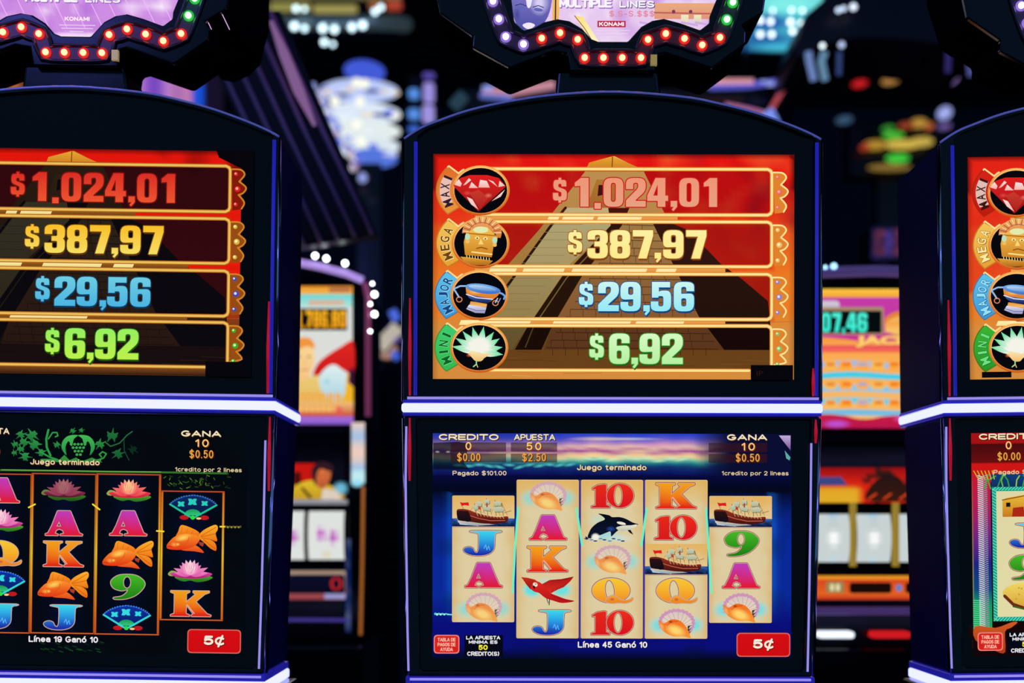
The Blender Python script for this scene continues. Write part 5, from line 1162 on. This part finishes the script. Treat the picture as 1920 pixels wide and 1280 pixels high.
    a.poly([(1400, 895), (1580, 893), (1592, 909), (1400, 911)], (60, 70, 130)); a.poly(smooth([(1625, 930), (1640, 905), (1665, 890), (1690, 895), (1705, 910), (1760, 925), (1705, 938), (1640, 940)], 3), (35, 20, 20), (60, 25, 15))
    for x in (1632, 1660, 1690): a.stroke([(x, 935), (x + 14, 925)], 3, (225, 70, 30))
    a.build(root, 'glass_picture')
    for x in (1376, 1452, 1522, 1596, 1676, 1748):
        bm = bmesh.new(); add_box(bm, mp(x, 0, 0)[0], mp(x + 10, 0, 0)[0], 0.0, 0.02, mp(0, 1062, 0)[2], mp(0, 942, 0)[2]); bm_obj('reel_divider', bm, pbr('amber_lit_divider', (.5, .4, .05), .4, emit=(.28, .18, .02), es=1), root)
    for x0, x1 in ((1462, 1520), (1534, 1594), (1608, 1672), (1686, 1746), (1760, 1820)): reel_drum(root, mp, x0, x1, 956, 1061, 0.002, [(.5, .15, 12, (170, 205, 225)), (.5, .5, 12, (250, 250, 250)), (.5, .85, 10, (190, 215, 225)), (.5, .32, 10, (195, 205, 205))], (200, 210, 210))
    a = Art(mp, 0.006, 4e-5)
    a.poly(rrect(1400, 1079, 1880, 1124, 5), (235, 155, 40), (205, 60, 30)); a.poly(rect(1400, 1086, 1880, 1116), (215, 70, 30), (225, 100, 35))
    for x0, x1 in ((1594, 1673), (1699, 1760), (1430, 1500)): a.poly(rrect(x0, 1092, x1, 1112, 6), (25, 10, 8))
    a.poly(rrect(1550, 1090, 1584, 1111, 4), (150, 130, 80)); a.poly(ell(1687, 1102, 6, 7, 12), (90, 130, 200)); marks(a, 1556, 1094, 1578, 1108, 2, (220, 210, 160))
    a.build(root, 'credit_display')
    bm = bmesh.new(); add_box(bm, mp(1400, 0, 0)[0], mp(1880, 0, 0)[0], -0.02, 0.02, mp(0, 1152, 0)[2], mp(0, 1138, 0)[2]); bm_obj('deck_edge', bm, pbr('purple_lit_ledge', (.15, .08, .3), .3, emit=(.045, .022, .10), es=1), root, bevel=.003)
    for x0, x1, m in ((1530, 1597, emis('white_button_light', (.85, .9, 1), 1.2)), (1629, 1702, emis('red_button_light', (.62, .01, .015), 1.0))):
        bm = bmesh.new(); add_box(bm, mp(x0, 0, 0)[0], mp(x1, 0, 0)[0], -0.03, 0.012, mp(0, 1195, 0)[2], mp(0, 1182, 0)[2]); bm_obj('button', bm, m, root, bevel=.006)
back_left(); back_right()

# ------------------------------------------------------------------ lights and machines far behind
def hang(root, spots, z0):
    """thin dark rods from the thing up to the ceiling"""
    for x, y in spots:
        bm = bmesh.new(); add_tube(bm, [(x, y, z0), (x, y, 3.76 - root.location.z)], .006, 8); bm_obj('hanger', bm, BLACK, root)
def rod(name, label, cat, pts, r, mat, group=None):
    bm = bmesh.new(); add_tube(bm, pts, r, 10); return tag(bm_obj(name, bm, mat, smooth=True), label, cat, group)
# ribbed dark canopy that slopes down behind the left machine
root = empty('ribbed_canopy', at(520, 250, 3.15), label='dark sloping canopy with long purple ribs behind the left slot machine', cat='canopy'); O = root.location
def rel(px, py, Y): return at(px, py, Y) - O
bm = bmesh.new()
q = [rel(350, 20, 3.18), rel(525, 20, 3.18), rel(708, 440, 3.18), rel(560, 462, 3.18)]
va = [bm.verts.new(p) for p in q]; vb = [bm.verts.new(p + Vector((0, .05, 0))) for p in q]
bm.faces.new(va); bm.faces.new(vb[::-1])
for i in range(4): bm.faces.new((va[i], va[(i + 1) % 4], vb[(i + 1) % 4], vb[i]))
bm_obj('canopy_panel', bm, pbr('dark_canopy_panel', (.003, .003, .007), .4, 0, .2), root)
RIB = pbr('purple_rib', (.42, .20, .40), .4, 0, .4)
for i in range(5):
    t = i / 4; bm = bmesh.new(); add_tube(bm, [rel(366 + 140 * t, 24, 3.17), rel(470 + 134 * t, 245, 3.17), rel(570 + 128 * t, 458 - 20 * t, 3.17)], [.0062, .0055, .0045]); bm_obj('rib', bm, RIB, root, smooth=True)
hang(root, [(-.1, .06), (-.05, .06)], .15)
bm = bmesh.new(); add_tube(bm, [rel(508, 40, 3.15), rel(532, 100, 3.15), rel(560, 170, 3.15), rel(590, 235, 3.15)], [.004, .011, .012, .004]); bm_obj('edge_lamp', bm, emis('mauve_edge_lamp', (.24, .12, .30), .9), root, smooth=True)
# tiered blue lamp
Y = 5.2; mp, loc = px_frame(700, Y)
root = empty('tiered_lamp', loc + Vector((0, 0, mp(0, 320, 0)[2])), label='large tiered blue and white glowing lamp between the left and middle machines', cat='lamp')
zb = mp(0, 320, 0)[2]
for (x0, x1, y, h, c, s_) in ((645, 722, 134, 9, (.07, .13, .85), .8), (600, 748, 171, 13, (.50, .60, .95), 1.0), (604, 752, 214, 13, (.72, .82, .95), 1.0), (590, 752, 246, 12, (.78, .85, .85), 1.0), (606, 750, 274, 11, (.75, .85, .93), .95), (655, 745, 297, 9, (.10, .20, .80), .9)):
    bm = bmesh.new(); p = mp((x0 + x1) / 2, y, 0); add_ball(bm, (p[0], 0, p[2] - zb), 1, (x1 - x0) / 2 * Y / FPX, 0.12, h * Y / FPX, u=24); bm_obj('tier', bm, emis('lamp_tier_%d' % y, c, s_), root)
for x, y in ((676, 176), (682, 210), (690, 178), (676, 252), (684, 283), (636, 210)):
    bm = bmesh.new(); p = mp(x, y, 0); add_ball(bm, (p[0], -0.13, p[2] - zb), 9 * Y / FPX, 1, .4, 1); bm_obj('bulb', bm, emis('warm_lamp_bulb', (.95, .95, .80), 1.1), root)
random.seed(11)
for k in range(34):
    x = random.uniform(598, 752); y = random.choice((172, 214, 246, 272, 292)) + random.uniform(-6, 6); bm = bmesh.new(); p = at(x, y, Y - .16) - root.location
    add_ball(bm, p, 1, random.uniform(5, 15) * Y / FPX, .02, random.uniform(2.5, 5) * Y / FPX, u=10, v=6)
    bm_obj('crystal', bm, emis('lamp_crystal_%d' % (k % 6), [(.95, .95, .85), (.10, .16, .80), (.80, .70, .55), (.85, .92, 1), (.03, .04, .25), (.55, .60, .95)][k % 6], 1.0), root)
for k in range(26):
    t = k / 25; x = 588 + 88 * t + random.uniform(-14, 14); y = 160 + 170 * t + random.uniform(-10, 10); bm = bmesh.new(); p = at(x, y, Y - .2) - root.location
    add_ball(bm, p, 1, random.uniform(4, 9) * Y / FPX, .02, random.uniform(4, 9) * Y / FPX, u=10, v=6)
    bm_obj('crystal', bm, emis('arm_crystal_%d' % (k % 5), [(.35, .42, .90), (.10, .16, .80), (.60, .62, .90), (.20, .14, .50), (.65, .50, .60)][k % 5], .9), root)
for x0, y0, x1, y1, r in ((572, 165, 592, 230, 10), (592, 225, 628, 300, 14), (625, 265, 655, 330, 9)):
    bm = bmesh.new(); a0, b0 = Vector(mp(x0, y0, -.05)), Vector(mp(x1, y1, -.05)); a0.z -= zb; b0.z -= zb
    add_tube(bm, [a0, (a0 + b0) / 2 + Vector((-.01, 0, -.01)), b0], [r * .5 * Y / FPX, r * Y / FPX, r * .5 * Y / FPX]); bm_obj('side_arm', bm, emis('soft_blue_arm_%d' % x0, (.16, .24, .75) if x0 < 580 else (.38, .48, .85), .8), root, smooth=True)
bm = bmesh.new(); add_box(bm, mp(672, 0, 0)[0], mp(716, 0, 0)[0], -.03, .05, -zb, 0.02); bm_obj('post', bm, BLACK, root)
# column of small blue panes beside it
root = empty('light_column', at(790, 330, 5.0), label='narrow column of small blue lit panes right of the tiered lamp', cat='lamp'); O = root.location
for x, y, w_, h, c in ((776, 176, 10, 9, (.10, .30, .85)), (776, 214, 11, 9, (.10, .30, .85)), (776, 243, 10, 6, (.05, .15, .7)), (804, 174, 10, 18, (.36, .30, .80)), (803, 214, 11, 16, (.38, .32, .82)), (804, 142, 11, 4, (.10, .07, .4))):
    bm = bmesh.new(); a0 = rel(x - w_, y + h, 5.0); b0 = rel(x + w_, y - h, 5.0); add_box(bm, a0.x, b0.x, -.02, .02, a0.z, b0.z); bm_obj('pane', bm, emis('blue_pane_%d_%d' % (x, y), c, .9), root, bevel=.012)
bm = bmesh.new(); a0 = rel(764, 330, 5.0); b0 = rel(818, 135, 5.0); add_box(bm, a0.x, b0.x, .03, .10, -O.z, b0.z); bm_obj('post', bm, BLACK, root)
# round carousel canopy with bulbs, top centre-left
Y = 5.6; mp, loc = px_frame(620, Y); zb = mp(0, 60, 0)[2]; kk = Y / FPX
root = empty('carousel_canopy', loc + Vector((0, 0, zb)), label='round overhead carousel ring with a row of white bulbs and yellow panels', cat='canopy')
def ringpts(r, z, y=0, n=24): return [(r * math.cos(math.radians(180 + 180 * i / n)), r * .5 * math.sin(math.radians(180 + 180 * i / n)) , z) for i in range(n + 1)]
bm = bmesh.new(); add_tube(bm, [(p[0], p[1], p[2] - 0.022 * math.sin(math.pi * i / 24) * 2) for i, p in enumerate(ringpts(140 * kk, 14 * kk))], .03); bm_obj('rim', bm, pbr('grey_metal_rim', (.20, .26, .28), .3, .8, emit=(.02, .035, .04), es=1), root, smooth=True)
for x0, x1, y0, y1, c in ((505, 580, 0, 14, (.32, .30, .08)), (585, 668, 4, 18, (.38, .34, .10)), (520, 580, 22, 38, (.25, .25, .06)), (588, 650, 24, 40, (.30, .28, .10)), (690, 712, -4, 12, (.32, .10, .04)), (722, 752, -4, 12, (.45, .06, .03)), (480, 505, 0, 30, (.10, .10, .05)), (505, 752, -40, -8, (.16, .14, .06))):
    bm = bmesh.new(); add_box(bm, mp(x0, 0, 0)[0], mp(x1, 0, 0)[0], .02, .05, mp(0, y1, 0)[2] - zb, mp(0, y0, 0)[2] - zb); bm_obj('panel', bm, emis('carousel_panel_%d_%d' % (x0, y0), c, .9), root, bevel=.01)
bm = bmesh.new(); add_box(bm, mp(478, 0, 0)[0], mp(760, 0, 0)[0], .06, .4, mp(0, 60, 0)[2] - zb, mp(0, -60, 0)[2] - zb); bm_obj('drum', bm, BLACK, root); hang(root, [(-.2, .2), (.2, .2)], .1)
for x, y, r in ((552, 49, 6.5), (571, 53, 5), (605, 53, 6.5), (627, 55, 6), (660, 51, 6), (680, 47, 6.5), (555, 16, 5), (571, 17, 4), (608, 79, 5.5), (624, 83, 4), (703, 22, 5), (714, 14, 5), (496, 50, 6), (533, 78, 4), (660, 55, 3)):
    bm = bmesh.new(); p = mp(x, y, 0); add_ball(bm, (0, 0, 0), r * kk, u=10, v=7); o = bm_obj('bulb', bm, emis('cool_white_bulb', (.62, .85, .95), 3.0), root); o.location = at(x, y, Y - .2) - root.location
# cyan screen with bulbs, top right of centre
Y = 5.0; mp, loc = px_frame(1480, Y); zb = mp(0, 100, 0)[2]; kk = Y / FPX
root = empty('overhead_screen', loc + Vector((0, 0, zb)), label='cyan overhead screen with white bulbs right of the middle topper sign', cat='screen')
mz = lambda px, py, d: (mp(px, py, d)[0], d, mp(px, py, d)[2] - zb)
bm = bmesh.new(); add_prism(bm, [(mz(*p, 0)[0], mz(*p, 0)[2]) for p in ((1370, 102), (1520, 102), (1590, -70), (1370, -70))], .01, .12); bm_obj('screen_case', bm, BLACK, root, bevel=.01); hang(root, [(-.1, .06), (.05, .06)], .1)
a = Art(mz, 0.008, 6e-5)
a.poly([(1376, 94), (1516, 94), (1536, 40), (1552, 0), (1580, -66), (1376, -66)], lambda x, y: mixc((90, 215, 215), (120, 225, 220), .5) if y < 10 else mixc((20, 60, 150), (60, 170, 200), (x - 1400) / 120))
a.glow(1480, 6, 80, 26, (130, 240, 235), .95, core=.4); a.glow(1440, 40, 60, 20, (15, 60, 170), .9, core=.3); a.glow(1500, 40, 30, 14, (70, 190, 200), .8); a.glow(1440, 70, 70, 14, (15, 70, 160), .8, core=.2); a.glow(1465, 88, 70, 10, (70, 190, 220), .95, core=.3)
a.build(root, 'screen')
for x, y, r in ((1422, 46, 6.5), (1441, 48, 6.5), (1478, 49, 7), (1498, 52, 7), (1503, 62, 6.5), (1422, 72, 6.5), (1443, 72, 6.5), (1482, 66, 6.5), (1533, 40, 7), (1531, 50, 7), (1529, 60, 5), (1445, 28, 4.5), (1480, 27, 5), (1500, 28, 5), (1538, 28, 4.5)):
    bm = bmesh.new(); add_ball(bm, (0, 0, 0), r * kk * .75, u=10, v=7); o = bm_obj('bulb', bm, emis('bright_white_bulb', (.9, 1.0, 1.0), 2.6), root); o.location = mz(x, y, -.04)
# dark hood with hanging light tubes
Y = 4.1; kk = Y / FPX; root = empty('overhead_hood', at(1640, 150, Y), label='dark curved overhead hood with pale hanging light tubes above the right gap', cat='canopy'); O = root.location
bm = bmesh.new(); add_prism(bm, [(rel(*p, Y).x, rel(*p, Y).z) for p in smooth([(1500, 95), (1560, 70), (1640, 60), (1760, 70), (1850, 90), (1850, -20), (1560, -20)], 3)], .05, .4); bm_obj('hood_shell', bm, pbr('dark_hood', (.006, .008, .012), .4, 0, .3), root, bevel=.01); hang(root, [(-.1, .2), (.2, .2)], .1)
for pts, r, c in (([(1516, 98), (1517, 112), (1526, 150)], 7, (.14, .22, .48)), ([(1546, 98), (1540, 115), (1547, 150)], 7, (.12, .24, .38)), ([(1574, 98), (1573, 140)], 5, (.03, .05, .16)), ([(1779, 92), (1777, 135)], 6, (.025, .02, .12)), ([(1815, 92), (1820, 142)], 6, (.07, .08, .26))):
    bm = bmesh.new(); add_tube(bm, [rel(*p, Y) for p in pts], r * kk); bm_obj('light_tube', bm, emis('hanging_tube_%d' % pts[0][0], c, 1), root, smooth=True)
for x, y, r, c, s_ in ((1542, 86, 6, (.8, .95, 1), 2), (1578, 84, 7, (.5, .6, .9), 1.3), (1572, 19, 6, (.6, .75, 1), 1.6), (1582, 16, 6, (.6, .75, 1), 1.4), (1600, 13, 8, (.7, .8, 1), 1.6), (1821, 79, 8, (.5, .8, 1), 1.8)):
    bm = bmesh.new(); add_ball(bm, (0, 0, 0), r * kk * .8, u=10, v=7); o = bm_obj('bulb', bm, emis('hood_bulb_%d' % x, c, s_), root); o.location = rel(x, y, Y)
# neon sign bars far behind
def lozenge(name, label, cat, px, py, rx, ry, Y, col, s_=1.0, group=None, dep=0.05, rot=0):
    bm = bmesh.new(); k = Y / FPX; add_ball(bm, (0, 0, 0), 1, rx * k, dep, ry * k, u=20)
    root = empty(name, at(px, py, Y), label=label, cat=cat); bm_obj('lamp_glass', bm, emis('%s_%d_%d' % (name, px, py), col, s_), root); hang(root, [(0, 0)], 0); return root
Y = 6.0
lozenge('neon_lamp', 'red flattened neon lamp high in the right gap', 'lamp', 1612, 157, 14, 2.2, Y, (.62, .015, .02))
lozenge('neon_lamp', 'orange and yellow flattened neon lamp right of the red one', 'lamp', 1669, 152, 16, 2, Y, (.42, .20, .05))
lozenge('neon_lamp', 'small violet neon lamp under the right hood', 'lamp', 1786, 150, 8, 4, Y, (.30, .18, .50))
lozenge('globe_lamp', 'bluish white globe lamp left of the right machine top', 'lamp', 1771, 212, 12, 11, Y, (.40, .46, .95), .9)
lozenge('globe_lamp', 'dim teal globe lamp in the middle of the right gap', 'lamp', 1583, 225, 15, 5, Y, (.04, .09, .17))
root = empty('fruit_neon_sign', at(1680, 260, Y), label='stacked green and yellow neon sign in the gap left of the right machine', cat='sign'); O = root.location
for x, y, rx, ry, c in ((1675, 254, 20, 5.5, (.07, .50, .04)), (1665, 241, 12, 4, (.04, .26, .03)), (1683, 297, 22, 8, (.05, .56, .05)), (1640, 272, 22, 8, (.42, .24, .03)), (1692, 271, 34, 8, (.62, .44, .07)), (1728, 266, 22, 8, (.55, .40, .07)), (1622, 276, 9, 5, (.40, .04, .02)), (1668, 314, 42, 5, (.24, .15, .03)), (1722, 231, 16, 8, (.46, .26, .04)), (1700, 235, 16, 4, (.30, .05, .02)), (1742, 237, 8, 6, (.40, .10, .03)), (1771, 237, 12, 4, (.14, .09, .30))):
    bm = bmesh.new(); add_ball(bm, (0, 0, 0), 1, rx * Y / FPX, .04, ry * Y / FPX, u=18); o = bm_obj('neon_shape', bm, emis('neon_shape_%d_%d' % (x, y), c, 1), root); o.location = rel(x, y, Y)
bm = bmesh.new(); a0 = rel(1600, 322, Y); b0 = rel(1780, 222, Y); add_box(bm, a0.x, b0.x, .06, .2, a0.z, b0.z); bm_obj('sign_board', bm, BLACK, root)
bm = bmesh.new(); add_box(bm, -.05, .05, .1, .2, -O.z, a0.z); bm_obj('post', bm, BLACK, root)
# neon canopy edge behind the middle machine's shoulders
root = empty('neon_canopy', at(1300, 170, 4.6), label='pink and blue neon edged canopy behind the middle machine top', cat='canopy'); O = root.location; Y = 4.6; kk = Y / FPX
for pts, r, c in (([(905, 172), (960, 172), (1040, 158)], 8, (.55, .25, .32)), ([(900, 178), (940, 182), (960, 186)], 6, (.12, .16, .55)), ([(905, 170), (925, 168)], 9, (.30, .35, .85)), ([(1290, 158), (1350, 155), (1412, 155)], 7.5, (.72, .32, .38)), ([(1330, 163), (1400, 161), (1460, 153)], 6, (.10, .10, .60)), ([(1425, 157), (1450, 155)], 6, (.32, .38, .88)),
                  ([(1508, 104), (1490, 132)], 3.5, (.06, .03, .18)), ([(1488, 135), (1446, 204)], 4.5, (.45, .07, .09)), ([(1360, 196), (1400, 204), (1440, 214)], 4, (.45, .15, .35)), ([(870, 178), (850, 200)], 12, (.02, .05, .08))):
    bm = bmesh.new(); add_tube(bm, [rel(*p, Y) for p in pts], r * kk); bm_obj('neon_tube', bm, emis('neon_tube_%d_%d' % pts[0], c, 1), root, smooth=True)
bm = bmesh.new(); p0 = rel(1446, 200, Y); add_prism(bm, [(rel(*p, Y).x, rel(*p, Y).z) for p in ((1447, 202), (1462, 232), (1424, 218))], -.02, .03); bm_obj('lamp_shade', bm, emis('blue_lamp_shade', (.20, .30, .90), 1), root, bevel=.01)
bm = bmesh.new(); a0 = rel(860, 215, Y); b0 = rel(1500, 150, Y); add_box(bm, a0.x, b0.x, .1, .32, a0.z, b0.z); bm_obj('canopy_body', bm, BLACK, root)
hang(root, [(-.3, .2), (.2, .2)], .0)
# pink lit wall panels behind the left machine
root = empty('lit_wall_panel', at(330, 190, 4.9), label='pink and purple lit panel glimpsed under the left topper sign', cat='sign'); O = root.location; Y = 4.9
mz = lambda px, py, d: (rel(px, py, Y).x, d, rel(px, py, Y).z)
bm = bmesh.new(); a0 = rel(0, 250, Y); b0 = rel(420, 130, Y); add_box(bm, a0.x, b0.x, .01, .08, a0.z, b0.z); bm_obj('panel_case', bm, BLACK, root)
a = Art(mz, .005, 6e-5)
a.grid(0, 130, 420, 250, 60, 4, lambda x, y: (18, 12, 18) if x < 8 or x > 415 else mixc((205, 110, 60), (20, 12, 20), abs(x - 25) / 30) if x < 80 else (30, 20, 35) if x < 250 else mixc((190, 130, 205), (120, 70, 190), abs(math.sin(x * .06))) if x < 318 else mixc((195, 125, 175), (170, 110, 180), abs(math.sin(x * .09))) if x < 362 else (25, 80, 215) if x < 382 else (22, 16, 40))
a.build(root, 'printed_panel')
# purple disc left of the tiered lamp
root = empty('violet_fin', at(535, 120, 4.4), label='violet curved light fin beside the ribbed canopy', cat='lamp'); O = root.location
bm = bmesh.new(); add_tube(bm, [rel(505, 60, 4.4), rel(530, 110, 4.4), rel(546, 150, 4.4)], [.012, .022, .012]); bm_obj('fin_light', bm, emis('violet_fin_light', (.22, .10, .30), .8), root, smooth=True)
bm = bmesh.new(); add_tube(bm, [rel(490, 10, 4.4), rel(500, 62, 4.4)], [.012, .02]); bm_obj('fin_tip', bm, emis('pale_fin_tip', (.32, .42, .52), .8), root, smooth=True); hang(root, [(-.07, .0)], .1)
# swirl lamp right of the left back machine
root = empty('swirl_lamp', at(728, 630, 4.4), label='blue and cream swirl lamp beside the blurred 1.786.80 machine', cat='lamp'); O = root.location
for pts, r, c in (([(735, 582), (744, 600)], 8, (.08, .16, .80)), ([(712, 652), (724, 636), (738, 622), (746, 612)], 13, (.55, .50, .42)), ([(708, 664), (728, 668), (742, 650)], 6, (.45, .25, .20)), ([(704, 672), (708, 688)], 5, (.06, .14, .75)), ([(736, 660), (746, 672)], 7, (.06, .14, .75)), ([(730, 612), (744, 640)], 6, (.18, .12, .50))):
    bm = bmesh.new(); add_tube(bm, [rel(*p, 4.4) for p in pts], r * 4.4 / FPX); bm_obj('swirl', bm, emis('swirl_%d_%d' % pts[0], c, .9), root, smooth=True)
bm = bmesh.new(); add_tube(bm, [rel(730, 700, 4.4) - Vector((0, 0, 0)), Vector((rel(730, 700, 4.4).x, 0, -O.z))], .03); bm_obj('post', bm, BLACK, root)
bm = bmesh.new(); add_box(bm, rel(702, 0, 4.4).x, rel(748, 0, 4.4).x, .04, .1, rel(0, 704, 4.4).z, rel(0, 590, 4.4).z); bm_obj('back_plate', bm, BLACK, root, bevel=.01)
# small red and violet display high in right gap
root = empty('small_display', at(1668, 455, 5.2), label='small red and violet lit display just left of the right machine', cat='screen'); O = root.location; Y = 5.2
bm = bmesh.new(); add_box(bm, rel(1636, 0, Y).x, rel(1735, 0, Y).x, .01, .2, rel(0, 484, Y).z, rel(0, 425, Y).z); bm_obj('display_case', bm, BLACK, root)
mz = lambda px, py, d: (rel(px, py, Y).x, d, rel(px, py, Y).z)
a = Art(mz, .005, 6e-5); a.grid(1640, 430, 1730, 478, 20, 8, lambda x, y: mixc((16, 14, 50), ((150, 60, 70), (90, 80, 190), (130, 60, 90))[int(x / 11) % 3], .5 + .9 * n_(x, y, .12, 4))); a.build(root, 'screen')
bm = bmesh.new(); add_tube(bm, [(0, .1, rel(0, 484, Y).z), (0, .1, -O.z)], .03); bm_obj('post', bm, BLACK, root)
